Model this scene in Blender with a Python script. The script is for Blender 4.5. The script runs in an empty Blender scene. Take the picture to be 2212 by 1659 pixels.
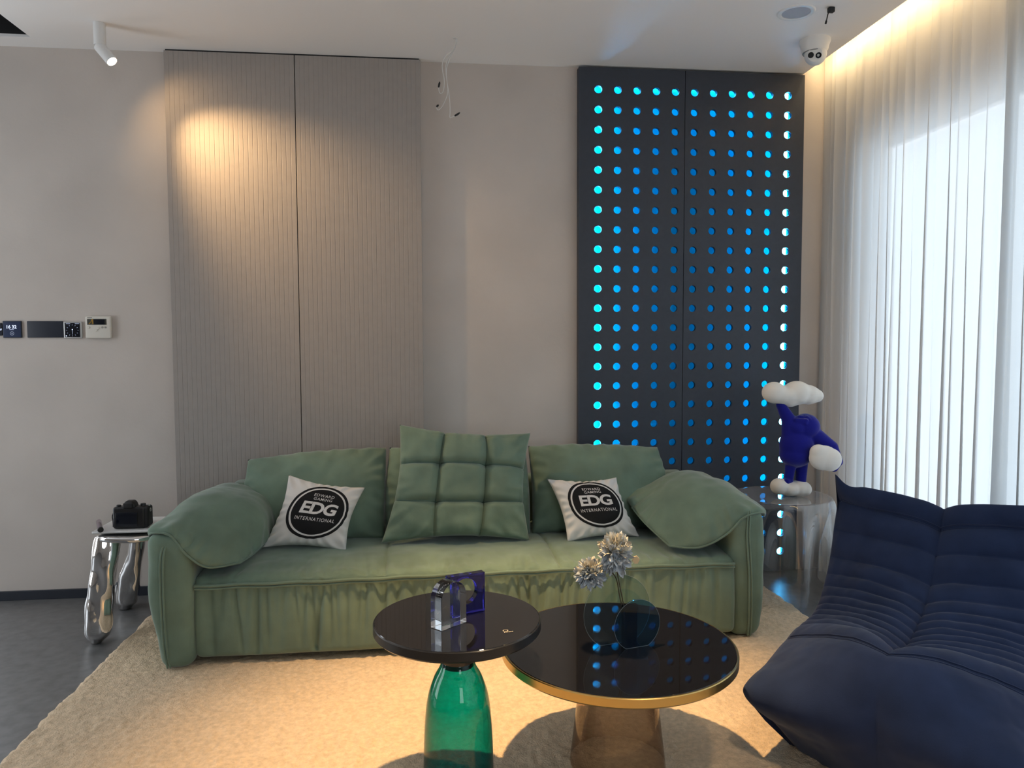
import bpy, bmesh, math, random
import numpy as np
from mathutils import Vector, Matrix, noise

S = bpy.context.scene
C = S.collection
random.seed(7)
rng = np.random.default_rng(7)

# ------------------------------------------------------------------ camera
cam_d = bpy.data.cameras.new('camera')
cam = bpy.data.objects.new('camera', cam_d)
C.objects.link(cam)
PITCH, YAW, ROLL = 0.0579, -0.1098, -0.0036
_cy, _sy, _cp, _sp = math.cos(YAW), math.sin(YAW), math.cos(PITCH), math.sin(PITCH)
_fw = Vector((-_sy * _cp, _cy * _cp, -_sp))
_rt0 = Vector((_cy, _sy, 0))
_up0 = _rt0.cross(_fw)
_rt = math.cos(ROLL) * _rt0 + math.sin(ROLL) * _up0
_up = -math.sin(ROLL) * _rt0 + math.cos(ROLL) * _up0
_m = Matrix((_rt, _up, -_fw)).transposed().to_4x4()
_m.translation = Vector((-0.8533, -3.7302, 1.2444))
cam.matrix_world = _m
cam_d.sensor_fit = 'HORIZONTAL'
cam_d.sensor_width = 36.0
cam_d.lens = 1601.4 / 2212 * 36.0
cam_d.clip_start = 0.05
S.camera = cam

# ------------------------------------------------------------------ world, lights, exposure
w = bpy.data.worlds.new('world')
S.world = w
w.use_nodes = True
bg = w.node_tree.nodes['Background']
bg.inputs[0].default_value = (0.84, 0.92, 1.0, 1)
bg.inputs[1].default_value = 3.7

S.view_settings.view_transform = 'Standard'
S.view_settings.look = 'None'
S.view_settings.gamma = 1.0
S.view_settings.exposure = 0.42
S.view_settings.use_curve_mapping = False
cy = S.cycles
cy.max_bounces = 12
cy.diffuse_bounces = 5
cy.glossy_bounces = 5
cy.transmission_bounces = 12
cy.transparent_max_bounces = 24
cy.caustics_reflective = False
cy.caustics_refractive = False
cy.sample_clamp_indirect = 6.0
cy.use_denoising = True


def light(name, kind, loc, energy, color, direction=(0, 0, -1), **kw):
    d = bpy.data.lights.new(name, kind)
    d.energy = energy
    d.color = color
    for k, v in kw.items():
        setattr(d, k, v)
    o = bpy.data.objects.new(name, d)
    o.location = loc
    o.rotation_euler = Vector(direction).to_track_quat('-Z', 'Y').to_euler()
    C.objects.link(o)
    return o


def portal(name, loc, direction, sx, sy):
    o = light(name, 'AREA', loc, 1.0, (1, 1, 1), direction, shape='RECTANGLE', size=sx, size_y=sy)
    o.data.cycles.is_portal = True
    return o


WARM = (1.0, 0.64, 0.30)
# daylight windows: right one behind the curtain, left ones outside the frame
portal('window_daylight_right', (1.345, -2.93, 1.15), (-1, 0, 0), 5.4, 2.1)
portal('window_daylight_rear', (0.35, -6.98, 1.6), (0, 1, 0), 1.3, 1.6)
portal('window_daylight_left', (-4.52, -1.3, 1.2), (1, 0, 0), 1.0, 2.2)
portal('doorway_daylight', (-3.8, 0.2, 1.1), (0, -1, 0), 1.2, 2.2)
# ceiling downlight over the coffee tables (outside the frame, ceiling fitting)
light('table_downlight', 'SPOT', (-0.60, -1.42, 2.60), 315, WARM, (0.0, -0.06, -1), spot_size=math.radians(58),
      spot_blend=1.0, shadow_soft_size=0.03)
# weak unseen fill light added over the near rug to lift its shadows
light('near_fill_light', 'SPOT', (0.10, -2.75, 2.60), 45, (1.0, 0.74, 0.46), (-0.05, 0.08, -1), spot_size=math.radians(84),
      spot_blend=1.0, shadow_soft_size=0.08)
# wall spot (beam of the visible spotlight)
light('wall_spot_beam', 'SPOT', (-2.205, -0.26, 2.475), 112, WARM, (0.72, 0.19, -0.68), spot_size=math.radians(70),
      spot_blend=1.0, shadow_soft_size=0.018)
light('wall_spot_spill', 'SPOT', (-2.205, -0.26, 2.475), 6, WARM, (0.50, 0.50, -0.62), spot_size=math.radians(110),
      spot_blend=1.0, shadow_soft_size=0.018)
# warm strip in the curtain cove
light('cove_strip', 'AREA', (1.125, -1.75, 2.70), 10, (1.0, 0.72, 0.38), (0.75, 0, -0.5), shape='RECTANGLE', size=3.5, size_y=0.03)

# ------------------------------------------------------------------ helpers


def nmat(name):
    m = bpy.data.materials.new(name)
    m.use_nodes = True
    nt = m.node_tree
    return m, nt, nt.nodes['Principled BSDF']


def mat(name, col, rough=0.6, metal=0.0, spec=0.5, var=0.0, vscale=6.0, bump=0.0, bscale=200.0, sheen=0.0, coords='Object',
        stretch=(1, 1, 1), detail=4.0, coat=0.0, bdist=0.002):
    m, nt, b = nmat(name)
    b.inputs['Base Color'].default_value = (*col, 1)
    b.inputs['Roughness'].default_value = rough
    b.inputs['Metallic'].default_value = metal
    b.inputs['Specular IOR Level'].default_value = spec
    b.inputs['Sheen Weight'].default_value = sheen
    b.inputs['Sheen Roughness'].default_value = 0.4
    b.inputs['Coat Weight'].default_value = coat
    if var or bump:
        tc = nt.nodes.new('ShaderNodeTexCoord')
        mp = nt.nodes.new('ShaderNodeMapping')
        mp.inputs['Scale'].default_value = stretch
        nt.links.new(tc.outputs[coords], mp.inputs[0])
    if var:
        n = nt.nodes.new('ShaderNodeTexNoise')
        n.inputs['Scale'].default_value = vscale
        n.inputs['Detail'].default_value = detail
        r = nt.nodes.new('ShaderNodeValToRGB')
        r.color_ramp.elements[0].position = 0.3
        r.color_ramp.elements[1].position = 0.7
        r.color_ramp.elements[0].color = (*[c * (1 - var) for c in col], 1)
        r.color_ramp.elements[1].color = (*[min(1, c * (1 + var)) for c in col], 1)
        nt.links.new(mp.outputs[0], n.inputs['Vector'])
        nt.links.new(n.outputs['Fac'], r.inputs[0])
        nt.links.new(r.outputs[0], b.inputs['Base Color'])
    if bump:
        n2 = nt.nodes.new('ShaderNodeTexNoise')
        n2.inputs['Scale'].default_value = bscale
        n2.inputs['Detail'].default_value = 3
        bp = nt.nodes.new('ShaderNodeBump')
        bp.inputs['Strength'].default_value = bump
        bp.inputs['Distance'].default_value = bdist
        nt.links.new(mp.outputs[0], n2.inputs['Vector'])
        nt.links.new(n2.outputs['Fac'], bp.inputs['Height'])
        nt.links.new(bp.outputs[0], b.inputs['Normal'])
    return m


def emit(name, col, strength):
    m, nt, b = nmat(name)
    b.inputs['Base Color'].default_value = (*[min(1, c) for c in col], 1)
    b.inputs['Emission Color'].default_value = (*col, 1)
    b.inputs['Emission Strength'].default_value = strength
    return m


def thin_glass(name, tint, ior=1.45, rough=0.0, gloss=1.0):
    """A thin pane: tinted straight-through light plus Fresnel reflection."""
    m = bpy.data.materials.new(name)
    m.use_nodes = True
    nt = m.node_tree
    nt.nodes.clear()
    out = nt.nodes.new('ShaderNodeOutputMaterial')
    t = nt.nodes.new('ShaderNodeBsdfTransparent')
    t.inputs[0].default_value = (*tint, 1)
    g = nt.nodes.new('ShaderNodeBsdfGlossy')
    g.inputs['Roughness'].default_value = rough
    f = nt.nodes.new('ShaderNodeFresnel')
    geo = nt.nodes.new('ShaderNodeNewGeometry')
    io = nt.nodes.new('ShaderNodeMapRange')     # same index on both faces of a thin wall
    io.inputs[3].default_value = ior
    io.inputs[4].default_value = 1.0 / ior
    nt.links.new(geo.outputs['Backfacing'], io.inputs[0])
    nt.links.new(io.outputs[0], f.inputs[0])
    mul = nt.nodes.new('ShaderNodeMath')
    mul.operation = 'MULTIPLY'
    mul.inputs[1].default_value = gloss
    mx = nt.nodes.new('ShaderNodeMixShader')
    nt.links.new(f.outputs[0], mul.inputs[0])
    nt.links.new(mul.outputs[0], mx.inputs[0])
    nt.links.new(t.outputs[0], mx.inputs[1])
    nt.links.new(g.outputs[0], mx.inputs[2])
    nt.links.new(mx.outputs[0], out.inputs[0])
    return m


def tinted_wall(name, thin, thick, ior=1.5):
    """Coloured blown glass wall: deeper colour where the wall is seen edge-on."""
    m = thin_glass(name, thin, ior)
    nt = m.node_tree
    t = [n for n in nt.nodes if n.type == 'BSDF_TRANSPARENT'][0]
    lw = nt.nodes.new('ShaderNodeLayerWeight')
    lw.inputs[0].default_value = 0.45
    mx = nt.nodes.new('ShaderNodeMix')
    mx.data_type = 'RGBA'
    mx.inputs[6].default_value = (*thin, 1)
    mx.inputs[7].default_value = (*thick, 1)
    nt.links.new(lw.outputs['Facing'], mx.inputs[0])
    nt.links.new(mx.outputs[2], t.inputs[0])
    return m


def solid_glass(name, col, ior=1.49, rough=0.0):
    m, nt, b = nmat(name)
    b.inputs['Base Color'].default_value = (*col, 1)
    b.inputs['Roughness'].default_value = rough
    b.inputs['IOR'].default_value = ior
    b.inputs['Transmission Weight'].default_value = 1.0
    return m


def link(name, verts, faces, material, parent=None, smooth=True, base=None):
    off = Vector(parent.location) if parent is not None else (Vector(base) if base is not None else Vector((0, 0, 0)))
    if parent is not None and parent.parent is not None:
        off = off + Vector(parent.parent.location)
    v = np.asarray(verts, float) - np.array(off)
    me = bpy.data.meshes.new(name)
    me.from_pydata([tuple(p) for p in v], [], [tuple(f) for f in faces])
    me.update()
    if smooth:
        me.polygons.foreach_set('use_smooth', [True] * len(me.polygons))
    me.materials.append(material)
    o = bpy.data.objects.new(name, me)
    if parent is not None:
        o.parent = parent
    else:
        o.location = off
    C.objects.link(o)
    return o


def tag(o, label, cat, group=None):
    o['label'] = label
    o['category'] = cat
    if group:
        o['group'] = group
    return o


def thing(name, label, cat, loc=(0, 0, 0), group=None):
    o = bpy.data.objects.new(name, None)
    o.location = loc
    o.empty_display_size = 0.05
    C.objects.link(o)
    return tag(o, label, cat, group)


def struct(o):
    o['kind'] = 'structure'
    return o


class MB:
    """collects raw geometry"""

    def __init__(self):
        self.v, self.f = [], []

    def add(self, v, f):
        n = len(self.v)
        self.v.extend([tuple(p) for p in v])
        self.f.extend([tuple(i + n for i in q) for q in f])
        return self

    def box(self, lo, hi):
        x0, y0, z0 = lo
        x1, y1, z1 = hi
        v = [(x0, y0, z0), (x1, y0, z0), (x1, y1, z0), (x0, y1, z0), (x0, y0, z1), (x1, y0, z1), (x1, y1, z1), (x0, y1, z1)]
        f = [(0, 3, 2, 1), (4, 5, 6, 7), (0, 1, 5, 4), (1, 2, 6, 5), (2, 3, 7, 6), (3, 0, 4, 7)]
        return self.add(v, f)

    def tube(self, pts, r, n=8, closed=False):
        v, f = tube_geo(pts, r, n, closed)
        return self.add(v, f)

    def build(self, name, m, parent=None, smooth=False, base=None):
        return link(name, self.v, self.f, m, parent, smooth, base)


def tube_geo(pts, r, n=8, closed=False):
    P = np.asarray(pts, float)
    k = len(P)
    R = np.full(k, r, float) if np.isscalar(r) else np.asarray(r, float)
    T = np.gradient(P, axis=0) if not closed else np.roll(P, -1, 0) - np.roll(P, 1, 0)
    T /= np.linalg.norm(T, axis=1)[:, None] + 1e-12
    up = np.array([0, 0, 1.0])
    if abs(T[0] @ up) > 0.9:
        up = np.array([0, 1.0, 0])
    a = np.cross(T[0], up)
    a /= np.linalg.norm(a)
    v = []
    for i in range(k):
        a = a - (a @ T[i]) * T[i]
        a /= np.linalg.norm(a) + 1e-12
        b = np.cross(T[i], a)
        for j in range(n):
            t = 2 * math.pi * j / n
            v.append(P[i] + R[i] * (math.cos(t) * a + math.sin(t) * b))
    f = []
    for i in range(k if closed else k - 1):
        i2 = (i + 1) % k
        for j in range(n):
            j2 = (j + 1) % n
            f.append((i * n + j, i * n + j2, i2 * n + j2, i2 * n + j))
    if not closed:
        f.append(tuple(range(n))[::-1])
        f.append(tuple((k - 1) * n + j for j in range(n)))
    return v, f


def spline(pts, n):
    """Catmull-Rom through points"""
    P = np.asarray(pts, float)
    k = len(P)
    t = np.linspace(0, k - 1, n)
    return np.array([cr(P, q) for q in t])


def cr(P, t):
    k = len(P)
    i = min(int(t), k - 2)
    s = t - i
    p1, p2 = P[i], P[i + 1]
    p0 = P[i - 1] if i > 0 else 2 * p1 - p2
    p3 = P[i + 2] if i + 2 < k else 2 * p2 - p1
    return 0.5 * (2 * p1 + (p2 - p0) * s + (2 * p0 - 5 * p1 + 4 * p2 - p3) * s * s + (3 * p1 - p0 - 3 * p2 + p3) * s ** 3)


def cr_axis(P, n):
    """Catmull-Rom resample along axis 0 of an array"""
    k = P.shape[0]
    t = np.linspace(0, k - 1, n)
    i = np.minimum(t.astype(int), k - 2)
    s = (t - i).reshape((-1,) + (1,) * (P.ndim - 1))
    p1, p2 = P[i], P[i + 1]
    p0 = np.where((i > 0).reshape(s.shape), P[np.maximum(i - 1, 0)], 2 * p1 - p2)
    p3 = np.where((i + 2 < k).reshape(s.shape), P[np.minimum(i + 2, k - 1)], 2 * p2 - p1)
    return 0.5 * (2 * p1 + (p2 - p0) * s + (2 * p0 - 5 * p1 + 4 * p2 - p3) * s * s + (3 * p1 - p0 - 3 * p2 + p3) * s ** 3)


def grid_faces(nu, nv, off=0, flip=False):
    f = []
    for i in range(nu - 1):
        for j in range(nv - 1):
            a = off + i * nv + j
            q = (a, a + nv, a + nv + 1, a + 1)
            f.append(q[::-1] if flip else q)
    return f


def grid_normals(P):
    du = np.gradient(P, axis=0)
    dv = np.gradient(P, axis=1)
    n = np.cross(du, dv)
    return n / (np.linalg.norm(n, axis=2)[:, :, None] + 1e-12)


def fbm(P, scale, seed=0.0):
    return np.array([noise.fractal(Vector(p) * scale + Vector((seed, seed * 1.7, -seed)), 1.0, 2.0, 3) for p in P.reshape(-1, 3)]).reshape(P.shape[:-1])


def pillow_surface(ctrl, T, nu=56, nv=56, q=0.42, wrinkle=0.006, wscale=9.0, seed=1.0, dirn=None, tuft=None, bow=0.0, Tb=None, radial=0.0):
    """ctrl: m x n x 3 grid of the middle surface. Returns top and bottom vertex grids."""
    ctrl = np.asarray(ctrl, float)
    P = cr_axis(ctrl, nu)
    P = np.swapaxes(cr_axis(np.swapaxes(P, 0, 1), nv), 0, 1)
    u = np.linspace(0, 1, nu)[:, None] * np.ones((1, nv))
    v = np.linspace(0, 1, nv)[None, :] * np.ones((nu, 1))
    if bow:
        cen = P.mean((0, 1))
        bu = 4 * u * (1 - u)
        bv = 4 * v * (1 - v)
        k = bow * (bu * np.abs(2 * v - 1) ** 3 + bv * np.abs(2 * u - 1) ** 3)
        P = P + (cen - P) * k[:, :, None]
    N = grid_normals(P)
    if dirn is not None and (N.mean((0, 1)) @ np.array(dirn)) < 0:
        N = -N
    a = np.clip(1 - (2 * u - 1) ** 2, 0, 1)
    b = np.clip(1 - (2 * v - 1) ** 2, 0, 1)
    prof = (a * b) ** q
    Wn = fbm(P, wscale, seed) * wrinkle * np.minimum(1, 6 * a * b + 0.25)
    edge = np.minimum(np.minimum(u, 1 - u), np.minimum(v, 1 - v))
    ang = np.arctan2(v - 0.5, u - 0.5)
    puck = radial * np.cos(ang * 26 + seed * 3 + 4 * fbm(P, 4, seed + 5)) * np.exp(-(edge / 0.10) ** 2) * np.minimum(1, edge / 0.02)
    D = T * prof + Wn + puck
    if tuft is not None:
        nu_t, nv_t, depth, wd = tuft
        gu = np.abs((u * nu_t + 0.5) % 1 - 0.5) / nu_t
        gv = np.abs((v * nv_t + 0.5) % 1 - 0.5) / nv_t
        lines = np.exp(-(gu / wd) ** 2) * (u * (1 - u) > 0.05) + np.exp(-(gv / wd) ** 2) * (v * (1 - v) > 0.05)
        wide = np.exp(-(gu / (wd * 5)) ** 2) * (u * (1 - u) > 0.05) + np.exp(-(gv / (wd * 5)) ** 2) * (v * (1 - v) > 0.05)
        pt = np.exp(-((gu ** 2 + gv ** 2) / (wd * 6) ** 2)) * (u * (1 - u) > 0.05) * (v * (1 - v) > 0.05)
        D = D - depth * (0.55 * np.minimum(lines, 1) + 0.5 * np.minimum(wide, 1.0) + 1.0 * pt)
    top = P + N * D[:, :, None]
    bot = P - N * ((T if Tb is None else Tb) * prof)[:, :, None]
    return top, bot, N


def pillow(name, m, parent=None, base=None, ret=False, **kw):
    top, bot, N = pillow_surface(**kw)
    nu, nv = top.shape[:2]
    # share the rim so that the seam is closed
    idx = np.arange(nu * nv).reshape(nu, nv)
    bidx = idx.copy()
    inner = np.zeros((nu, nv), bool)
    inner[1:-1, 1:-1] = True
    bidx[inner] = nu * nv + np.arange(inner.sum())
    verts = np.concatenate([top.reshape(-1, 3), bot[inner]])
    du = np.cross(top[1, 0] - top[0, 0], top[0, 1] - top[0, 0])
    F = []
    c = np.cross(top[nu // 2 + 1, nv // 2] - top[nu // 2, nv // 2], top[nu // 2, nv // 2 + 1] - top[nu // 2, nv // 2])
    fl = (c @ N[nu // 2, nv // 2]) < 0
    for i in range(nu - 1):
        for j in range(nv - 1):
            q = (idx[i, j], idx[i + 1, j], idx[i + 1, j + 1], idx[i, j + 1])
            p = (bidx[i, j], bidx[i, j + 1], bidx[i + 1, j + 1], bidx[i + 1, j])
            F.append(q[::-1] if fl else q)
            F.append(p[::-1] if fl else p)
    o = link(name, verts, F, m, parent, True, base)
    return (o, top, N) if ret else o


def quad_ctrl(a, b, c_, d, n=3, bulge=None):
    """corners a(u0v0) b(u1v0) c(u1v1) d(u0v1) -> control grid"""
    a, b, c_, d = [np.array(p, float) for p in (a, b, c_, d)]
    g = []
    for i in range(n):
        u = i / (n - 1)
        g.append([(1 - u) * (1 - v) * a + u * (1 - v) * b + u * v * c_ + (1 - u) * v * d for v in [j / (n - 1) for j in range(n)]])
    return np.array(g)


def rbox_geo(lo, hi, r, n, fn=None):
    """rounded box with a dense grid; fn(P) -> displaced P"""
    lo, hi = np.array(lo, float), np.array(hi, float)
    cen, half = (lo + hi) / 2, (hi - lo) / 2
    V, F = {}, []
    verts = []

    def axis(k):
        # spacing with extra rows in the rounded rim
        e = min(r / half[k], 0.95) if r > 0 else 0
        rim = [0.0, 0.08, 0.29, 0.62, 1.0] if r > 0 else [0.0]
        s = [-1 + e * q for q in rim][:-1] if r > 0 else []
        m = np.linspace(-1 + e, 1 - e, max(2, n[k]))
        t = np.concatenate([s, m, [-q for q in s[::-1]]]) if r > 0 else np.linspace(-1, 1, max(2, n[k]))
        return t

    ax = [axis(k) for k in range(3)]

    def vid(p):
        key = tuple(np.round(p, 6))
        if key not in V:
            V[key] = len(verts)
            verts.append(p)
        return V[key]

    for k in range(3):
        i, j = (k + 1) % 3, (k + 2) % 3
        for sgn in (-1, 1):
            ids = []
            for a in ax[i]:
                row = []
                for b in ax[j]:
                    p = np.zeros(3)
                    p[k], p[i], p[j] = sgn, a, b
                    row.append(vid(p))
                ids.append(row)
            for a in range(len(ax[i]) - 1):
                for b in range(len(ax[j]) - 1):
                    q = (ids[a][b], ids[a + 1][b], ids[a + 1][b + 1], ids[a][b + 1])
                    F.append(q if sgn > 0 else q[::-1])
    P = np.array(verts) * half
    if r > 0:
        inn = np.clip(P, -(half - r), half - r)
        d = P - inn
        L = np.linalg.norm(d, axis=1)
        # turn the cube rim into a round one
        mx = np.abs(d).max(1)
        sc = np.where(L > 1e-9, mx / np.maximum(L, 1e-9), 0)
        P = inn + d * sc[:, None]
    P = P + cen
    if fn is not None:
        P = fn(P)
    return P, F


def rbox(name, m, lo, hi, r=0.01, n=(2, 2, 2), fn=None, parent=None, base=None, smooth=True):
    v, f = rbox_geo(lo, hi, r, n, fn)
    return link(name, v, f, m, parent, smooth, base)


def lathe_geo(prof, n=64, cen=(0, 0, 0), cap0=False, cap1=False):
    v, f = [], []
    k = len(prof)
    for (r, z) in prof:
        for j in range(n):
            t = 2 * math.pi * j / n
            v.append((cen[0] + r * math.cos(t), cen[1] + r * math.sin(t), cen[2] + z))
    for i in range(k - 1):
        for j in range(n):
            j2 = (j + 1) % n
            f.append((i * n + j, i * n + j2, (i + 1) * n + j2, (i + 1) * n + j))
    if cap0:
        f.append(tuple(range(n))[::-1])
    if cap1:
        f.append(tuple((k - 1) * n + j for j in range(n)))
    return v, f


def lathe(name, m, prof, n=64, cen=(0, 0, 0), cap0=False, cap1=False, parent=None, base=None, smooth=True, tf=None):
    v, f = lathe_geo(prof, n, cen, cap0, cap1)
    if tf is not None:
        v = [tuple(tf @ Vector(p)) for p in v]
    o = link(name, v, f, m, parent, smooth, base)
    if smooth:
        sharp(o)
    return o


def sharp(o, deg=35):
    me = o.data
    bm = bmesh.new()
    bm.from_mesh(me)
    for e in bm.edges:
        if len(e.link_faces) == 2 and e.calc_face_angle(0) > math.radians(deg):
            e.smooth = False
    bm.to_mesh(me)
    bm.free()


def axis_frame(p0, p1):
    d = Vector(p1) - Vector(p0)
    M = d.to_track_quat('Z', 'Y').to_matrix().to_4x4()
    M.translation = Vector(p0)
    return M, d.length


def rod(name, m, p0, p1, r, parent=None, base=None, n=24, bev=0.1, r1=None):
    M, L = axis_frame(p0, p1)
    r1 = r if r1 is None else r1
    b = bev * min(r, r1)
    pr = [(r - b, 0), (r, b), (r1, L - b), (r1 - b, L)]
    return lathe(name, m, pr, n, (0, 0, 0), True, True, parent, base, True, M)


def blob(name, m, balls, voxel=0.006, smooth_n=6, parent=None, base=None):
    """balls: (centre, radii[, rotation about y in degrees]) fused into one smooth body"""
    bm = bmesh.new()
    for b in balls:
        M = Matrix.Translation(Vector(b[0]))
        if len(b) > 2:
            M = M @ Matrix.Rotation(math.radians(b[2]), 4, 'Y')
        M = M @ Matrix.Diagonal((*b[1], 1))
        bmesh.ops.create_icosphere(bm, subdivisions=3, radius=1.0, matrix=M)
    me = bpy.data.meshes.new('tmp')
    bm.to_mesh(me)
    bm.free()
    o = bpy.data.objects.new('tmp', me)
    C.objects.link(o)
    r = o.modifiers.new('r', 'REMESH')
    r.mode = 'VOXEL'
    r.voxel_size = voxel
    s = o.modifiers.new('s', 'SMOOTH')
    s.iterations = smooth_n
    s.factor = 0.5
    dg = bpy.context.evaluated_depsgraph_get()
    dg.update()
    em = o.evaluated_get(dg).to_mesh()
    v = [tuple(q.co) for q in em.vertices]
    f = [tuple(p.vertices) for p in em.polygons]
    o.evaluated_get(dg).to_mesh_clear()
    bpy.data.objects.remove(o)
    bpy.data.meshes.remove(me)
    return link(name, v, f, m, parent, True, base)


def limb(p, q, r0, r1, k=8, sy=1.0):
    """chain of balls for blob()"""
    out = []
    for i in range(k + 1):
        t = i / k
        r = r0 + (r1 - r0) * t
        out.append((tuple(p[j] + (q[j] - p[j]) * t for j in range(3)), (r, r * sy, r)))
    return out


def text_geo(s, size=1.0, offset=0.0, xs=1.0, maxlen=0.05, shear=0.0, spacing=1.0):
    """flat triangles of a line of text, centred"""
    cu = bpy.data.curves.new('txt', 'FONT')
    cu.body = s
    cu.size = size
    cu.offset = offset
    cu.shear = shear
    cu.space_character = spacing
    cu.align_x = 'CENTER'
    cu.align_y = 'CENTER'
    cu.resolution_u = 4
    o = bpy.data.objects.new('txt', cu)
    C.objects.link(o)
    dg = bpy.context.evaluated_depsgraph_get()
    dg.update()
    me = bpy.data.meshes.new_from_object(o.evaluated_get(dg))
    bpy.data.objects.remove(o)
    bm = bmesh.new()
    bm.from_mesh(me)
    bmesh.ops.triangulate(bm, faces=bm.faces[:])
    for _ in range(6):
        long = [e for e in bm.edges if e.calc_length() > maxlen]
        if not long:
            break
        bmesh.ops.subdivide_edges(bm, edges=long, cuts=1)
        bmesh.ops.triangulate(bm, faces=[f for f in bm.faces if len(f.verts) > 3])
    bm.verts.ensure_lookup_table()
    v = np.array([(q.co.x * xs, q.co.y) for q in bm.verts])
    bm.verts.index_update()
    f = [tuple(x.index for x in p.verts) for p in bm.faces]
    bm.free()
    bpy.data.meshes.remove(me)
    v[:, 0] -= (v[:, 0].min() + v[:, 0].max()) / 2
    v[:, 1] -= (v[:, 1].min() + v[:, 1].max()) / 2
    return v, f


# ------------------------------------------------------------------ materials
M_wall = mat('wall_plaster', (0.545, 0.49, 0.445), 0.85, var=0.07, vscale=2.2, bump=0.15, bscale=60, detail=7, bdist=0.004)
M_ceil = mat('ceiling_paint', (0.86, 0.85, 0.84), 0.9)
M_floor = mat('floor_stone', (0.135, 0.133, 0.134), 0.36, spec=0.7, var=0.22, vscale=22, bump=0.04, bscale=140, detail=8)
M_base = mat('baseboard_dark', (0.018, 0.022, 0.032), 0.45)
M_taupe = mat('taupe_board', (0.33, 0.295, 0.270), 0.62, var=0.03, vscale=30)
M_dark = mat('dark_board', (0.028, 0.035, 0.050), 0.55, var=0.06, vscale=40)
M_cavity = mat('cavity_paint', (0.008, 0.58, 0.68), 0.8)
M_led = emit('blue_led', (0.07, 0.50, 1.0), 75.0)
M_black = mat('matt_black', (0.006, 0.006, 0.007), 0.6)
M_plastic_black = mat('black_plastic', (0.008, 0.008, 0.009), 0.4)
M_white = mat('white_paint', (0.74, 0.74, 0.73), 0.45)
M_white_pl = mat('white_plastic', (0.66, 0.62, 0.55), 0.4)
M_lens_glow = emit('lamp_lens', (1.0, 0.86, 0.66), 9.0)
M_sofa = mat('green_suede', (0.156, 0.222, 0.168), 0.95, spec=0.15, var=0.16, vscale=7, bump=0.25, bscale=320, sheen=0.35, detail=6)
M_seam = mat('green_thread', (0.045, 0.07, 0.05), 0.9, spec=0.1)
M_white_cloth = mat('white_cloth', (0.72, 0.70, 0.67), 0.9, spec=0.1, bump=0.12, bscale=500)
M_ink = mat('black_print', (0.012, 0.012, 0.013), 0.8, spec=0.2)
M_print_white = mat('white_print', (0.70, 0.68, 0.66), 0.85, spec=0.1)
M_rug = mat('cream_pile', (0.70, 0.545, 0.38), 1.0, spec=0.05, var=0.14, vscale=60, bump=0.8, bscale=190, detail=5, bdist=0.006)
M_navy = mat('navy_suede', (0.019, 0.031, 0.076), 0.95, spec=0.08, var=0.15, vscale=9, bump=0.2, bscale=420, sheen=0.16)
M_table_black = mat('black_glass', (0.006, 0.006, 0.007), 0.03, spec=0.6)
M_black_steel = mat('black_lacquer', (0.012, 0.012, 0.013), 0.28)
M_brass = mat('brass', (0.62, 0.44, 0.17), 0.28, metal=1.0)
M_chrome = mat('chrome', (0.80, 0.79, 0.78), 0.05, metal=1.0)
M_flock = mat('blue_flock', (0.010, 0.012, 0.20), 0.95, spec=0.1, bump=0.2, bscale=600, sheen=0.4)
M_cloud = mat('white_flock', (0.72, 0.70, 0.66), 0.9, spec=0.1, bump=0.15, bscale=500)
M_petal = mat('dusty_blue_petal', (0.50, 0.55, 0.59), 0.85, spec=0.1, var=0.25, vscale=60)
M_petal_cream = mat('cream_petal', (0.62, 0.58, 0.48), 0.85, spec=0.1, var=0.15, vscale=60)
M_stem = mat('dry_stem', (0.07, 0.05, 0.03), 0.8, var=0.3, vscale=80)
M_leaf = mat('dry_leaf', (0.62, 0.46, 0.27), 0.8)
M_navy_plate = mat('slate_plate', (0.012, 0.016, 0.028), 0.4)
M_silver = mat('silver_frame', (0.55, 0.55, 0.54), 0.35, metal=0.6)
M_screen = mat('dark_screen', (0.006, 0.008, 0.014), 0.15)
M_screen_blue = mat('blue_grey_screen', (0.035, 0.05, 0.10), 0.15)
M_ui = emit('screen_figures', (0.75, 0.82, 1.0), 0.55)
M_ui_dim = emit('screen_figures_dim', (0.55, 0.62, 0.8), 0.16)
M_lcd = mat('grey_display', (0.06, 0.06, 0.05), 0.2)
M_gold = mat('painted_gold_glint', (0.9, 0.55, 0.15), 0.25, metal=1.0)
M_cable = mat('white_cable', (0.72, 0.71, 0.69), 0.5)
M_acrylic = thin_glass('clear_acrylic', (0.965, 0.97, 0.975), 1.7, 0.015, 2.0)
_nt = M_acrylic.node_tree                        # whitish haze and streaks painted in where the sheet is seen edge-on
_out = [n for n in _nt.nodes if n.type == 'OUTPUT_MATERIAL'][0]
_prev = _out.inputs[0].links[0].from_socket
_df = _nt.nodes.new('ShaderNodeBsdfDiffuse')
_df.inputs[0].default_value = (0.85, 0.87, 0.9, 1)
_lw = _nt.nodes.new('ShaderNodeLayerWeight')
_lw.inputs[0].default_value = 0.25
_mm = _nt.nodes.new('ShaderNodeMath')
_mm.operation = 'MULTIPLY'
_mm.inputs[1].default_value = 0.20
_mx = _nt.nodes.new('ShaderNodeMixShader')
_nt.links.new(_lw.outputs['Facing'], _mm.inputs[0])
_nt.links.new(_mm.outputs[0], _mx.inputs[0])
_nt.links.new(_prev, _mx.inputs[1])
_nt.links.new(_df.outputs[0], _mx.inputs[2])
_nt.links.new(_mx.outputs[0], _out.inputs[0])
M_rimlight = mat('painted_edge_light', (0.30, 0.36, 0.37), 0.3)
M_pane = thin_glass('window_glass', (0.96, 0.98, 0.98), 1.45)
M_clear_disc = thin_glass('clear_disc', (0.80, 0.88, 0.88), 1.45)
M_blue_disc = thin_glass('blue_disc', (0.28, 0.56, 0.76), 1.45)
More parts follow.
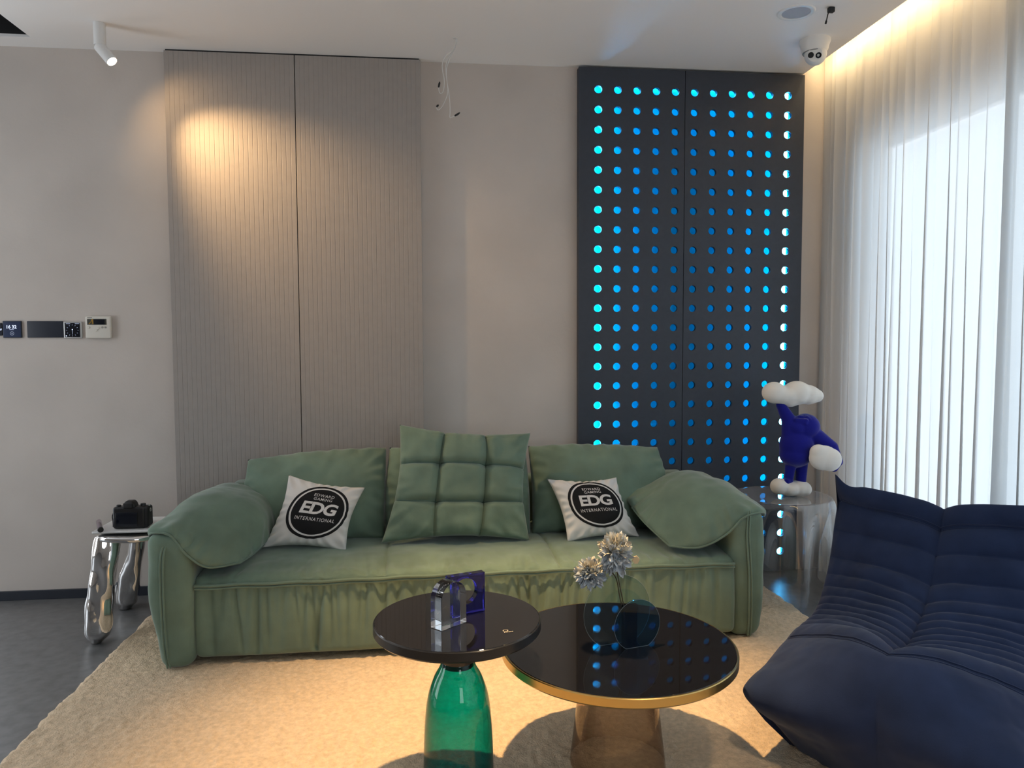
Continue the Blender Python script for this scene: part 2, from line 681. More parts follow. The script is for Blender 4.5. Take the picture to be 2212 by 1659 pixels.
M_green_glass = tinted_wall('green_glass', (0.015, 0.62, 0.66), (0.0, 0.26, 0.26))
M_smoke_glass = tinted_wall('smoke_glass', (0.88, 0.74, 0.61), (0.45, 0.34, 0.27))
M_crystal = solid_glass('clear_crystal', (0.97, 0.98, 1.0))
M_blue_crystal = solid_glass('blue_crystal', (0.06, 0.05, 0.62))
M_tube_dark = thin_glass('dark_blue_glass', (0.28, 0.36, 0.50), 1.45)
M_purple_glass = thin_glass('clear_tube', (0.80, 0.74, 0.80), 1.5)


def curtain_mat(name, col, open_, trans):
    m = bpy.data.materials.new(name)
    m.use_nodes = True
    nt = m.node_tree
    nt.nodes.clear()
    out = nt.nodes.new('ShaderNodeOutputMaterial')
    d = nt.nodes.new('ShaderNodeBsdfDiffuse')
    d.inputs[0].default_value = (*col, 1)
    t = nt.nodes.new('ShaderNodeBsdfTranslucent')
    t.inputs[0].default_value = (col[0] * 0.40, col[1] * 0.44, col[2] * 0.49, 1)
    tr = nt.nodes.new('ShaderNodeBsdfTransparent')
    a = nt.nodes.new('ShaderNodeMixShader')
    a.inputs[0].default_value = trans
    b = nt.nodes.new('ShaderNodeMixShader')
    b.inputs[0].default_value = open_
    # fine weave
    tc = nt.nodes.new('ShaderNodeTexCoord')
    n = nt.nodes.new('ShaderNodeTexNoise')
    mp = nt.nodes.new('ShaderNodeMapping')
    mp.inputs['Scale'].default_value = (60, 60, 600)
    n.inputs['Scale'].default_value = 1.0
    r = nt.nodes.new('ShaderNodeMapRange')
    r.inputs[3].default_value = open_ * 0.8
    r.inputs[4].default_value = open_ * 1.2
    nt.links.new(tc.outputs['Object'], mp.inputs[0])
    nt.links.new(mp.outputs[0], n.inputs['Vector'])
    nt.links.new(n.outputs['Fac'], r.inputs[0])
    nt.links.new(r.outputs[0], b.inputs[0])
    nt.links.new(d.outputs[0], a.inputs[1])
    nt.links.new(t.outputs[0], a.inputs[2])
    nt.links.new(a.outputs[0], b.inputs[1])
    nt.links.new(tr.outputs[0], b.inputs[2])
    nt.links.new(b.outputs[0], out.inputs[0])
    return m


M_curtain = curtain_mat('sheer_curtain', (0.90, 0.88, 0.85), 0.075, 0.45)
M_curtain2 = curtain_mat('sheer_curtain_double', (0.76, 0.76, 0.74), 0.06, 0.42)

# ------------------------------------------------------------------ room shell
H = 2.6235
XL, XR, YF, YB, ZT = -4.5, 1.325, -7.0, 0.043, 2.86
struct(MB().box((XL - .1, YF - .1, -0.1), (XR + .1, 0.3, 0.0)).build('floor', M_floor))

# back wall with the niche of the light panel cut out
NX0, NX1, NZ0, ND = -0.085, 1.075, 0.04, 0.095
b = MB()
b.box((-3.2, YB, 0), (NX0, 0.3, ZT)).box((XL, YB, 2.2), (-3.2, 0.3, ZT)).box((XL, YB, 0), (-4.4, 0.3, 2.2)).box((NX1, YB, 0), (XR + .1, 0.3, ZT))
b.box((NX0, YB, 0), (NX1, 0.3, NZ0)).box((NX0, YB, 2.60), (NX1, 0.3, ZT)).box((NX0, 0.16, NZ0), (NX1, 0.3, 2.60))
struct(b.build('wall_back', M_wall))

# right wall with the window opening
WY0, WY1, WZ0, WZ1 = -5.60, -0.26, 0.10, 2.20
b = MB()
b.box((XR, WY1, 0), (XR + .05, YB, ZT)).box((XR, YF, 0), (XR + .05, WY0, ZT))
b.box((XR, WY0, 0), (XR + .05, WY1, WZ0)).box((XR, WY0, WZ1), (XR + .05, WY1, ZT))
struct(b.build('wall_right', M_wall))
# left wall with an opening
b = MB()
b.box((XL - .1, -0.8, 0), (XL, 0.3, ZT)).box((XL - .1, YF, 0), (XL, -1.8, ZT))
b.box((XL - .1, -1.8, 0), (XL, -0.8, 0.1)).box((XL - .1, -1.8, 2.3), (XL, -0.8, ZT))
struct(b.build('wall_left', M_wall))
# wall behind the viewer
b = MB()
b.box((XL, YF - .1, 0), (-0.3, YF, ZT)).box((1.0, YF - .1, 0), (XR, YF, ZT))
b.box((-0.3, YF - .1, 0), (1.0, YF, 0.8)).box((-0.3, YF - .1, 2.4), (1.0, YF, ZT))
struct(b.build('wall_front', M_wall))

# ceiling slab with an open black duct recess at the left and a curtain cove at the right
VX0, VX1, VY0, VY1 = -3.5, -2.635, -0.70, -0.075
b = MB()
CT = H + 0.10
b.box((XL, YF, H), (VX0, YB, CT)).box((VX1, YF, H), (1.09, YB, CT))
b.box((VX0, YF, H), (VX1, VY0, CT)).box((VX0, VY1, H), (VX1, YB, CT))
b.box((XL, YF, ZT), (XR + .1, 0.3, ZT + .1))
struct(b.build('ceiling', M_ceil))
b = MB()
b.box((VX0 - .02, VY0 - .02, CT + .10), (VX1 + .02, VY1 + .02, CT + .12))
b.box((VX0 - .02, VY0 - .02, H + .015), (VX0, VY1 + .02, CT + .10)).box((VX1, VY0 - .02, CT), (VX1 + .02, VY1 + .02, CT + .10))
b.box((VX0 + .001, VY1 - .003, H + .012), (VX1 - .001, VY1 - .0005, CT + .1)).box((VX1 - .003, VY0, H + .012), (VX1 - .0005, VY1, CT + .1))
b.box((VX0, VY0 - .02, CT), (VX1, VY0, CT + .10)).box((VX0, VY1, CT), (VX1, VY1 + .02, CT + .10))
struct(b.build('trim_1', M_black))

# baseboard on the left stretch of the back wall
struct(rbox('baseboard_back', M_base, (-3.2, YB - 0.012, 0.0), (-2.085, YB, 0.045), 0.002, (2, 2, 2), smooth=False))
struct(rbox('baseboard_centre', M_base, (-0.885, YB - 0.012, 0.0), (-0.102, YB, 0.045), 0.002, (2, 2, 2), smooth=False))

# window in the right wall
wn = bpy.data.objects.new('window_1', None)
wn.location = (XR + .06, -2.93, WZ0)
C.objects.link(wn)
struct(wn)
for (y0, y1, z0, z1) in ((WY0, WY1, WZ0, WZ0 + .05), (WY0, WY1, WZ1 - .03, WZ1), (WY0, WY0 + .05, WZ0, WZ1), (WY1 - .03, WY1, WZ0, WZ1),
                         (-2.02, -1.96, WZ0, WZ1), (-3.82, -3.76, WZ0, WZ1)):
    rbox('window_frame', M_white, (XR + .03, y0, z0), (XR + .07, y1, z1), 0.004, parent=wn, smooth=False)
for (y0, y1) in ((WY0 + .05, -3.82), (-3.76, -2.02), (-1.96, WY1 - .03)):
    MB().box((XR + .046, y0, WZ0 + .05), (XR + .052, y1, WZ1 - .05)).build('window_pane', M_pane, wn)


# curtains
def curtain(name, y0, y1, xc, m, label, seed, amp=0.011, n=620, zt=2.74, folds=None):
    r = np.random.default_rng(seed)
    ys = np.linspace(y0, y1, n)
    # irregular pleats
    kn = r.uniform(0.35, 1.9, int(folds * 1.6) + 4)
    ph = np.cumsum(np.interp(np.linspace(0, len(kn) - 1, n), np.arange(len(kn)), kn))
    ph = ph / ph[-1] * folds * 2 * math.pi
    a = amp * (0.55 + 0.6 * np.convolve(r.random(n + 80), np.ones(30) / 30, 'same')[:n])
    zs = np.linspace(zt, 0.012, 28)
    V = []
    for k, z in enumerate(zs):
        t = k / (len(zs) - 1)
        s = np.sin(ph + 0.35 * math.sin(2.2 * t + seed))
        x = xc + a * (0.55 + 0.6 * t) * s + 0.006 * np.sin(ph * 0.37 + 3 * t)
        yy = ys + 0.012 * np.cos(ph * 1.0) * (0.5 + t)
        V.append(np.stack([x, yy, np.full(n, z)], 1))
    V = np.array(V)
    o = link(name, V.reshape(-1, 3), grid_faces(V.shape[0], n), m, None, True, (xc, (y0 + y1) / 2, 0))
    tag(o, label, 'curtain')
    return o


curtain('sheer_curtain', 0.030, -1.285, 1.215, M_curtain, 'white sheer pleated curtain from wall corner along the bright window', 3, folds=19)
curtain('sheer_curtain', -1.255, -5.85, 1.185, M_curtain2, 'greyer doubled sheer curtain panel hanging in front of the bright one behind the chair', 9, folds=62, n=1500)


# ------------------------------------------------------------------ grooved taupe wall panels
def grooved_panel(x0, x1, label):
    pitch, gw, gd, yf, yb = 0.0217, 0.0034, 0.0007, 0.0, YB
    n = int(round((x1 - x0 - 0.003) / pitch))
    p = (x1 - x0) / n
    prof = [(x0, yb), (x0, yf + .001), (x0 + .001, yf)]
    for i in range(1, n):
        c = x0 + i * p
        prof += [(c - gw / 2, yf), (c - gw / 5, yf + gd), (c + gw / 5, yf + gd), (c + gw / 2, yf)]
    prof += [(x1 - .001, yf), (x1, yf + .001), (x1, yb)]
    z0, z1 = 0.012, 2.616
    k = len(prof)
    v = [(x, y, z0) for x, y in prof] + [(x, y, z1) for x, y in prof]
    f = [(i, i + 1, k + i + 1, k + i) for i in range(k - 1)] + [tuple(range(k))[::-1], tuple(range(k, 2 * k))]
    o = link('wall_panel', v, f, M_taupe, None, False, ((x0 + x1) / 2, yb, z0))
    tag(o, label, 'panel')


grooved_panel(-2.086, -1.489, 'taupe grooved wall panel lit by the ceiling spotlight, nearer the thermostat')
grooved_panel(-1.485, -0.888, 'taupe grooved wall panel beside the bare plaster strip, behind sofa centre')
# thin black trim above the panels
struct(MB().box((-2.08, 0.004, 2.616), (-0.894, YB, H)).build('trim_2', M_black))


# ------------------------------------------------------------------ dark perforated light panel
def hole_board(name, x0, x1, z0, z1, holes_x, holes_z, r, y0, y1, m, parent, seg=24):
    """board with round through-holes"""
    xs = [x0] + [(a + b_) / 2 for a, b_ in zip(holes_x[:-1], holes_x[1:])] + [x1]
    zs = [z0] + [(a + b_) / 2 for a, b_ in zip(holes_z[:-1], holes_z[1:])] + [z1]
    mb = MB()
    for i, hx in enumerate(holes_x):
        for j, hz in enumerate(holes_z):
            ax, bx, az, bz = xs[i], xs[i + 1], zs[j], zs[j + 1]
            V = []
            for yy in (y0, y1):
                for k in range(seg):
                    t = 2 * math.pi * (k + 0.5) / seg
                    V.append((hx + r * math.cos(t), yy, hz + r * math.sin(t)))
                for k in range(seg):
                    t = 2 * math.pi * (k + 0.5) / seg
                    c, s = math.cos(t), math.sin(t)
                    q = min(((bx - hx) if c > 0 else (hx - ax)) / max(abs(c), 1e-9), ((bz - hz) if s > 0 else (hz - az)) / max(abs(s), 1e-9))
                    V.append((hx + q * c, yy, hz + q * s))
            F = []
            n2 = 2 * seg
            cor = []
            for k in range(seg):
                k2 = (k + 1) % seg
                F.append((k, k2, seg + k2, seg + k))
                F.append((n2 + k, n2 + seg + k, n2 + seg + k2, n2 + k2))
                F.append((k, n2 + k, n2 + k2, k2))
                # square the cell corners
                for base_, yy in ((0, y0), (n2, y1)):
                    p, q_ = V[base_ + seg + k], V[base_ + seg + k2]
                    if abs(p[0] - q_[0]) > 1e-7 and abs(p[2] - q_[2]) > 1e-7:
                        cx_ = ax if (p[0] + q_[0]) / 2 < hx else bx
                        cz_ = az if (p[2] + q_[2]) / 2 < hz else bz
                        V.append((cx_, yy, cz_))
                        c_id = len(V) - 1
                        F.append((base_ + seg + k, base_ + seg + k2, c_id) if base_ == 0 else (base_ + seg + k2, base_ + seg + k, c_id))
            mb.add(V, F)
    # outer edges
    mb.add([(x0, y0, z0), (x0, y1, z0), (x0, y1, z1), (x0, y0, z1), (x1, y0, z0), (x1, y1, z0), (x1, y1, z1), (x1, y0, z1)],
           [(0, 3, 2, 1), (4, 5, 6, 7), (3, 7, 6, 2), (0, 1, 5, 4)])
    o = mb.build(name, m, parent, False)
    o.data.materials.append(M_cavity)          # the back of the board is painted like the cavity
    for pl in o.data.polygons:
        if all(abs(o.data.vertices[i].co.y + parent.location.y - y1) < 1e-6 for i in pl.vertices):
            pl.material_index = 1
    return o


lp = thing('light_panel', 'tall dark perforated wall panel with rows of glowing blue holes', 'panel', (0.5, YB, 0.01))
HX = [0.1 * i for i in range(11)]
HZ = [2.5046 - 0.0995 * j for j in range(25)][::-1]
PT = 0.020
hole_board('perforated_board', -0.100, 0.4485, 0.012, 2.612, HX[:5], HZ, 0.0192, 0.0, PT, M_dark, lp)
hole_board('perforated_board', 0.4515, 1.0885, 0.012, 2.612, HX[5:], HZ, 0.0192, 0.0, PT, M_dark, lp)
b = MB()
b.box((-0.100, PT, 0.012), (NX0, YB, 2.612)).box((NX1, PT, 0.012), (1.0885, YB, 2.612))
b.box((NX0, PT, 2.585), (NX1, YB, 2.612)).box((NX0, PT, 0.012), (NX1, YB, 0.05))
b.box((0.440, PT + .0002, 0.05), (0.460, PT + .003, 2.585))  # backing strip added behind the board seam to stop LED light showing through
b.build('side_frame', M_dark, lp)
MB().box((NX0, ND, 0.05), (NX1, ND + .01, 2.59)).build('back_board', M_cavity, lp)
b = MB()
b.box((NX0 - .0, PT, 0.05), (NX0 + .004, ND, 2.59)).box((NX1 - .004, PT, 0.05), (NX1, ND, 2.59)).box((NX0, PT, 2.581), (NX1, ND, 2.585))
b.build('cavity_lining', M_cavity, lp)
for (x0, x1, z0, z1) in ((1.027, 1.045, 0.06, 2.57), (-0.016, 0.001, 0.06, 2.57), (0.05, 1.0, 2.552, 2.562)):
    MB().box((x0, ND - .004, z0), (x1, ND, z1)).build('led_strip', M_led, lp)

# ------------------------------------------------------------------ rug
nx_, ny_ = 420, 330
X = np.linspace(-2.125, 0.805, nx_)[:, None] * np.ones((1, ny_))
Yg = np.linspace(-0.235, -3.2, ny_)[None, :] * np.ones((nx_, 1))
P = np.stack([X, Yg, np.zeros_like(X)], 2)
n1 = fbm(P, 6.0, 2.0)
n2 = fbm(P, 55.0, 4.0)
dx = np.minimum(X + 2.125, 0.805 - X)
dy = np.minimum(-0.235 - Yg, Yg + 3.2)
e = np.minimum(dx, dy)
hgt = 0.022 * np.clip(e / 0.02, 0, 1) ** 0.5 + (0.004 * n1 + 0.005 * n2) * np.clip(e / 0.02, 0.1, 1)
wav = 0.012 * np.clip(1 - e / 0.08, 0, 1)
P[:, :, 0] += wav * (fbm(P, 9, 8) + 0.9 * fbm(P, 40, 11))
P[:, :, 0] += 0.02 * np.clip((X - 0.4) / 0.4, 0, 1) * (-Yg - 0.3)
P[:, :, 2] = np.maximum(hgt, 0.0) + 0.001
rug = link('shag_rug', P.reshape(-1, 3), grid_faces(nx_, ny_, flip=True), M_rug, None, True, (-0.66, -1.7, 0))
tag(rug, 'cream shag rug lying under the green sofa and the two round tables', 'rug')

# ------------------------------------------------------------------ green sofa
sofa = thing('sofa', 'long green suede sofa with draped arm pads standing on the cream rug', 'sofa', (-0.68, -0.45, 0.02))
SX0, SX1, SYF = -1.752, 0.378, -0.872
r_ = np.random.default_rng(21)
gather = []
x = SX0 + 0.06
while x < SX1 - 0.04:
    gather.append((x, r_.uniform(0.008, 0.018), r_.uniform(0.35, 1.0), r_.uniform(-0.20, 0.20), r_.uniform(0.0, 1.0)))
    x += r_.uniform(0.022, 0.058)
SEAMS = (-1.036, -0.345)


def seat_fn(P):
    Q = P.copy()
    nrm = np.array([noise.fractal(Vector(p) * 5.0, 1.0, 2.0, 3) for p in P])
    front = np.clip((-0.80 - P[:, 1]) / 0.07, 0, 1)
    z = P[:, 2]
    up = np.clip((z - 0.06) / 0.27, 0, 1)
    g = np.zeros(len(P))
    for (gx, gw, ga, sl, pers) in gather:
        cx = gx + sl * (0.33 - z) * 0.6
        decay = up ** (0.10 + 1.1 * pers)
        g -= ga * np.exp(-((P[:, 0] - cx) / gw) ** 2) * decay
    low = (z < 0.335)
    Q[:, 1] -= front * low * (0.006 * nrm + 0.022 * np.clip(g, -1.2, 0) * (1 - 0.6 * np.exp(-((z - 0.333) / 0.022) ** 2)))
    # belly of the apron
    Q[:, 1] -= front * 0.021 * np.maximum(np.sin(np.clip((z - 0.03) / 0.308, 0, 1) * math.pi), 0) ** 0.35
    # overhanging lip at the piping
    lip = np.exp(-((z - 0.345) / 0.018) ** 2)
    Q[:, 1] -= front * 0.004 * lip
    # top: soft wrinkles running front to back near the lip and near the pillows
    topm = np.clip((z - 0.335) / 0.02, 0, 1)
    gt = np.zeros(len(P))
    for (gx, gw, ga, sl, pers) in gather:
        cx = gx + sl * (P[:, 1] + 0.86) * 1.2
        gt -= ga * np.exp(-((P[:, 0] - cx) / (gw * 1.2)) ** 2) * np.exp(-((P[:, 1] + 0.84) / (0.05 + 0.12 * pers)) ** 2)
    Q[:, 2] += topm * (0.008 * nrm + 0.010 * np.clip(gt, -1.2, 0) + 0.012 * np.sin(np.clip((P[:, 1] + 0.87) / 0.5, 0, 1) * math.pi * 0.9))
    # crease lines of the three seat sections
    for s in SEAMS:
        c = s + 0.02 * np.clip((P[:, 1] + 0.87), 0, 1) * (-1 if s < -0.7 else -2.2)
        d = np.exp(-((P[:, 0] - c) / 0.006) ** 2) + 0.5 * np.exp(-((P[:, 0] - c) / 0.03) ** 2)
        Q[:, 2] -= topm * 0.006 * d
        Q[:, 1] += front * (1 - topm) * 0.006 * d
    return Q


rbox('seat', M_sofa, (SX0, SYF, 0.045), (SX1, -0.10, 0.362), 0.030, (430, 60, 44), seat_fn, sofa)
# double piping along the seat front
for dz, rr in ((0.0, 0.0058), (-0.012, 0.0045)):
    pts = [(x_, -0.888 - 0.002 * math.sin(x_ * 9) - (0.001 if dz else 0.003), 0.338 + dz + 0.006 * math.sin(x_ * 2.1 + 1.9) + 0.0015 * math.sin(x_ * 31)) for x_ in np.linspace(SX0 + .012, SX1 - .012, 160)]
    MB().tube(pts, rr, 8).build('piping', M_sofa, sofa, True)


def arm_fn_factory(side):
    def fn(P):
        Q = P.copy()
        nrm = np.array([noise.fractal(Vector(p) * 6.0 + Vector((3 * side, 0, 0)), 1.0, 2.0, 3) for p in P])
        t = np.clip((P[:, 2] - 0.03) / 0.5, 0, 1)
        if side < 0:
            outer = P[:, 0] < -1.80
            Q[:, 0] -= np.where(outer, 0.045 * np.sin(t * 1.75), 0.0)
        else:
            outer = P[:, 0] > 0.43
            Q[:, 0] += np.where(outer, 0.012 * np.sin(t * 2.6), 0.0)
            Q[:, 0] -= np.where(~outer, 0.02 * t ** 2, 0)
        Q[:, 0] += 0.010 * nrm * np.where(outer, 1, 0.4)
        fr = np.clip((-0.80 - P[:, 1]) / 0.08, 0, 1)
        Q[:, 1] += 0.008 * nrm * fr - 0.014 * fr * np.sin(np.clip(t, 0, 1) * math.pi)
        Q[:, 2] += 0.008 * nrm * (t > 0.8)
        return Q
    return fn


rbox('armrest', M_sofa, (-1.865, -0.912, 0.022), (-1.745, -0.07, 0.535), 0.045, (14, 60, 40), arm_fn_factory(-1), sofa)
rbox('armrest', M_sofa, (0.365, -0.868, 0.022), (0.500, -0.07, 0.548), 0.045, (14, 60, 40), arm_fn_factory(1), sofa)
# piping down the arm fronts
for (px, tx, yy, zt) in (((-1.838), -1.842, -0.926, 0.50), (0.437, 0.425, -0.886, 0.535)):
    for d in (-0.005, 0.005):
        pts = spline([(px + d + .004, yy + .022, 0.03), (px + d, yy + .002, 0.12), (px + d - .004, yy - .003, 0.28), (tx + d, yy + .004, 0.44), (tx + d + .010, yy + .024, zt), (tx + d + .02, yy + .05, zt + .01)], 60)
        MB().tube(pts, 0.0042, 8).build('piping', M_sofa, sofa, True)
rbox('back_frame', M_sofa, (-1.80, -0.16, 0.03), (0.43, -0.02, 0.58), 0.03, (30, 4, 10), None, sofa)

# back cushions
pillow('back_cushion', M_sofa, sofa, ctrl=[
    [(-1.640, -0.40, 0.375), (-1.690, -0.30, 0.54), (-1.690, -0.235, 0.705)],
    [(-1.360, -0.41, 0.365), (-1.365, -0.34, 0.55), (-1.370, -0.235, 0.728)],
    [(-1.065, -0.41, 0.360), (-1.062, -0.33, 0.56), (-1.062, -0.235, 0.748)]],
    T=0.105, q=0.34, wrinkle=0.020, wscale=5.5, seed=3.1, dirn=(0, -1, 0), radial=0.006, nu=80, nv=60)
pillow('back_cushion', M_sofa, sofa, ctrl=[
    [(-1.060, -0.40, 0.360), (-1.066, -0.32, 0.55), (-1.046, -0.235, 0.748)],
    [(-0.730, -0.40, 0.360), (-0.730, -0.33, 0.55), (-0.730, -0.235, 0.738)],
    [(-0.405, -0.40, 0.360), (-0.400, -0.33, 0.55), (-0.405, -0.235, 0.742)]],
    T=0.10, q=0.34, wrinkle=0.016, wscale=6, seed=5.7, dirn=(0, -1, 0), radial=0.005, nu=70, nv=60)
pillow('back_cushion', M_sofa, sofa, ctrl=[
    [(-0.395, -0.40, 0.360), (-0.385, -0.32, 0.55), (-0.392, -0.235, 0.742)],
    [(-0.080, -0.41, 0.365), (-0.080, -0.34, 0.55), (-0.080, -0.235, 0.738)],
    [(0.255, -0.40, 0.375), (0.270, -0.31, 0.54), (0.245, -0.235, 0.725)]],
    T=0.105, q=0.34, wrinkle=0.016, wscale=5.5, seed=8.3, dirn=(0, -1, 0), radial=0.006, nu=80, nv=60)

# pads draped over the arms
Lp = [
    [(-1.915, -0.800, 0.480), (-1.930, -0.60, 0.490), (-1.925, -0.40, 0.49), (-1.895, -0.22, 0.470)],
    [(-1.895, -0.872, 0.532), (-1.885, -0.62, 0.525), (-1.868, -0.42, 0.530), (-1.845, -0.22, 0.505)],
    [(-1.815, -0.905, 0.530), (-1.800, -0.64, 0.565), (-1.785, -0.42, 0.580), (-1.770, -0.20, 0.560)],
    [(-1.755, -0.910, 0.455), (-1.690, -0.66, 0.545), (-1.670, -0.44, 0.565), (-1.665, -0.20, 0.535)],
    [(-1.690, -0.885, 0.400), (-1.610, -0.66, 0.505), (-1.590, -0.44, 0.520), (-1.590, -0.22, 0.475)],
    [(-1.592, -0.812, 0.392), (-1.565, -0.66, 0.392), (-1.545, -0.48, 0.405), (-1.555, -0.28, 0.410)]]
pad, ptop, _n = pillow('arm_pad', M_sofa, sofa, ctrl=Lp, T=0.045, Tb=0.02, q=0.36, wrinkle=0.012, wscale=6.0, seed=12.4, dirn=(0.2, -0.2, 1), radial=0.005, nu=90, nv=70, ret=True)
rim_ = np.concatenate([ptop[6:, 0], ptop[-1, 1:40]])
MB().tube(rim_ + np.array((0, -0.001, 0.001)), 0.0042, 7).build('piping', M_sofa, pad, True)
Rp = [
    [(0.560, -0.740, 0.490), (0.580, -0.60, 0.490), (0.570, -0.40, 0.49), (0.545, -0.22, 0.470)],
    [(0.500, -0.840, 0.535), (0.515, -0.62, 0.520), (0.505, -0.42, 0.525), (0.490, -0.22, 0.500)],
    [(0.410, -0.868, 0.520), (0.420, -0.64, 0.565), (0.410, -0.42, 0.575), (0.400, -0.22, 0.560)],
    [(0.335, -0.868, 0.455), (0.310, -0.66, 0.565), (0.305, -0.44, 0.592), (0.300, -0.22, 0.570)],
    [(0.235, -0.850, 0.400), (0.195, -0.66, 0.510), (0.185, -0.44, 0.545), (0.180, -0.24, 0.525)],
    [(0.126, -0.790, 0.392), (0.070, -0.62, 0.450), (0.035, -0.47, 0.510), (0.035, -0.33, 0.520)]]
pad, ptop, _n = pillow('arm_pad', M_sofa, sofa, ctrl=Rp, T=0.046, Tb=0.02, q=0.36, wrinkle=0.012, wscale=6.0, seed=15.9, dirn=(-0.2, -0.2, 1), radial=0.005, nu=90, nv=70, ret=True)
rim_ = np.concatenate([ptop[6:, 0], ptop[-1, 1:40]])
MB().tube(rim_ + np.array((0, -0.001, 0.001)), 0.0042, 7).build('piping', M_sofa, pad, True)

# loose tufted square cushion
cp_, ctop, cN = pillow('square_cushion', M_sofa, None, ret=True, base=(-0.72, -0.45, 0.37), ctrl=quad_ctrl((-1.068, -0.565, 0.385), (-0.430, -0.560, 0.375), (-0.402, -0.395, 0.825), (-0.992, -0.385, 0.872)),
             T=0.090, q=0.42, wrinkle=0.016, wscale=6, seed=22.0, dirn=(0, -1, 0), tuft=(3, 3, 0.034, 0.006), bow=0.10, radial=0.006, nu=110, nv=110)
for k in (1, 2):
    i_ = int(round(k / 3 * 109))
    for nm, ln in (('tuft_seam', ctop[i_, 3:-3]), ('tuft_seam', ctop[3:-3, i_])):
        MB().tube(ln + np.array((0, 0.0004, 0)), 0.0016, 6).build(nm, M_seam, cp_, True)
tag(cp_, 'large square tufted green cushion leaning upright in the middle of the sofa', 'cushion')


# printed white cushions
def sample_surface(top, u, v):
    nu, nv = top.shape[:2]
    a = np.clip(u, 0, 1) * (nu - 1)
    b_ = np.clip(v, 0, 1) * (nv - 1)
    i = np.minimum(a.astype(int), nu - 2)
    j = np.minimum(b_.astype(int), nv - 2)
    s = (a - i)[:, None]
    t = (b_ - j)[:, None]
    return (1 - s) * (1 - t) * top[i, j] + s * (1 - t) * top[i + 1, j] + s * t * top[i + 1, j + 1] + (1 - s) * t * top[i, j + 1]


def printed_cushion(corners, label, seed, T, cu, cv, ru, rv, rot):
    base = tuple(np.mean(np.array(corners), 0))
    th = thing('throw_cushion', label, 'cushion', (base[0], base[1], min(c[2] for c in corners)), 'printed white throw cushions')
    cov, top, N = pillow('cover', M_white_cloth, th, ret=True, ctrl=quad_ctrl(*corners), T=T, q=0.44, wrinkle=0.009, wscale=8, seed=seed,
                         dirn=(0, -1, 0.3), bow=0.13, radial=0.008, nu=72, nv=72)
    Ng = grid_normals(top)
    if Ng.mean((0, 1)) @ np.array((0, -1, 0.3)) < 0:
        Ng = -Ng

    def on(uv, lift):
        c, s = math.cos(rot), math.sin(rot)
        x_ = uv[:, 0] * c - uv[:, 1] * s
        y_ = uv[:, 0] * s + uv[:, 1] * c
        u = cu + x_ * ru
        v = cv + y_ * rv
        p = sample_surface(top, u, v)
        n_ = sample_surface(Ng, u, v)
        n_ /= np.linalg.norm(n_, axis=1)[:, None]
        return p + n_ * lift

    def ring(r0, r1, n=96, k=10):
        uv = [(r * math.cos(t), r * math.sin(t)) for r in np.linspace(r0, r1, k) for t in np.linspace(0, 2 * math.pi, n, endpoint=False)]
        f = [(i * n + j, i * n + (j + 1) % n, (i + 1) * n + (j + 1) % n, (i + 1) * n + j) for i in range(k - 1) for j in range(n)]
        return np.array(uv), f

    uv, f = ring(0.0, 1.0, k=24)
    em = link('emblem', on(uv, 0.0018), f, M_ink, th, True)
    em['label'] = 'round black emblem with white lettering'
    uv, f = ring(0.84, 0.90, k=4)
    link('emblem_ring', on(uv, 0.0026), f, M_print_white, em, True)
    for s_, wid, hei, off, y_, sh, sp in (('EDWARD', 0.66, 0.105, 0.004, 0.58, 0, 1.10), ('GAMING', 0.60, 0.105, 0.004, 0.44, 0, 1.10),
                                         ('EDG', 1.16, 0.44, 0.030, 0.10, 0.06, 0.92), ('INTERNATIONAL', 1.28, 0.125, 0.002, -0.29, 0, 1.18)):
        tv, tf = text_geo(s_, 1.0, off, 1.0, 0.12, sh, sp)
        tv[:, 0] *= wid / np.ptp(tv[:, 0])
        tv[:, 1] = tv[:, 1] * hei / np.ptp(tv[:, 1]) + y_
        link('lettering', on(tv, 0.0028), tf, M_print_white, em, True)
    return th


printed_cushion([(-1.560, -0.575, 0.385), (-1.214, -0.600, 0.362), (-1.142, -0.455, 0.605), (-1.468, -0.455, 0.668)],
                'white throw cushion with round black emblem at sofa end near the chrome stool', 31.0, 0.062, 0.545, 0.505, 0.385, 0.400, -0.05)
printed_cushion([(-0.268, -0.60, 0.372), (0.062, -0.575, 0.378), (-0.016, -0.455, 0.622), (-0.336, -0.465, 0.625)],
                'white throw cushion with round black emblem behind the dried flowers', 37.0, 0.062, 0.515, 0.530, 0.385, 0.400, 0.0)

# ------------------------------------------------------------------ navy lounge chair
B0 = np.array([0.649, -1.13])
FD = np.array([-0.7250, -0.6887])
ND_ = np.array([0.6887, -0.7250])
Lc = [(0.003, 0.728, 0.00), (-0.012, 0.640, 0.005), (0.005, 0.535, 0.0), (0.040, 0.441, 0), (0.090, 0.367, 0), (0.160, 0.300, 0), (0.239, 0.272, 0), (0.373, 0.270, 0),
      (0.490, 0.262, 0), (0.660, 0.240, 0.0), (0.830, 0.220, 0.0), (0.745, 0.125, 0.045), (0.680, 0.022, 0.11)]
Mc = [(0.020, 0.676, .375), (0.075, 0.605, .375), (0.130, 0.535, .375), (0.200, 0.455, .375), (0.290, 0.402, .375), (0.390, 0.375, .375), (0.490, 0.360, .375), (0.600, 0.366, .375),
      (0.720, 0.392, .375), (0.800, 0.345, .375), (0.825, 0.230, .375), (0.800, 0.120, .375), (0.760, 0.022, .375)]
ns, nt_ = 300, 150
Ls = cr_axis(np.array(Lc), ns)
Ms = cr_axis(np.array(Mc), ns)
tt = np.linspace(0, 1, nt_)
G = np.zeros((ns, nt_, 3))
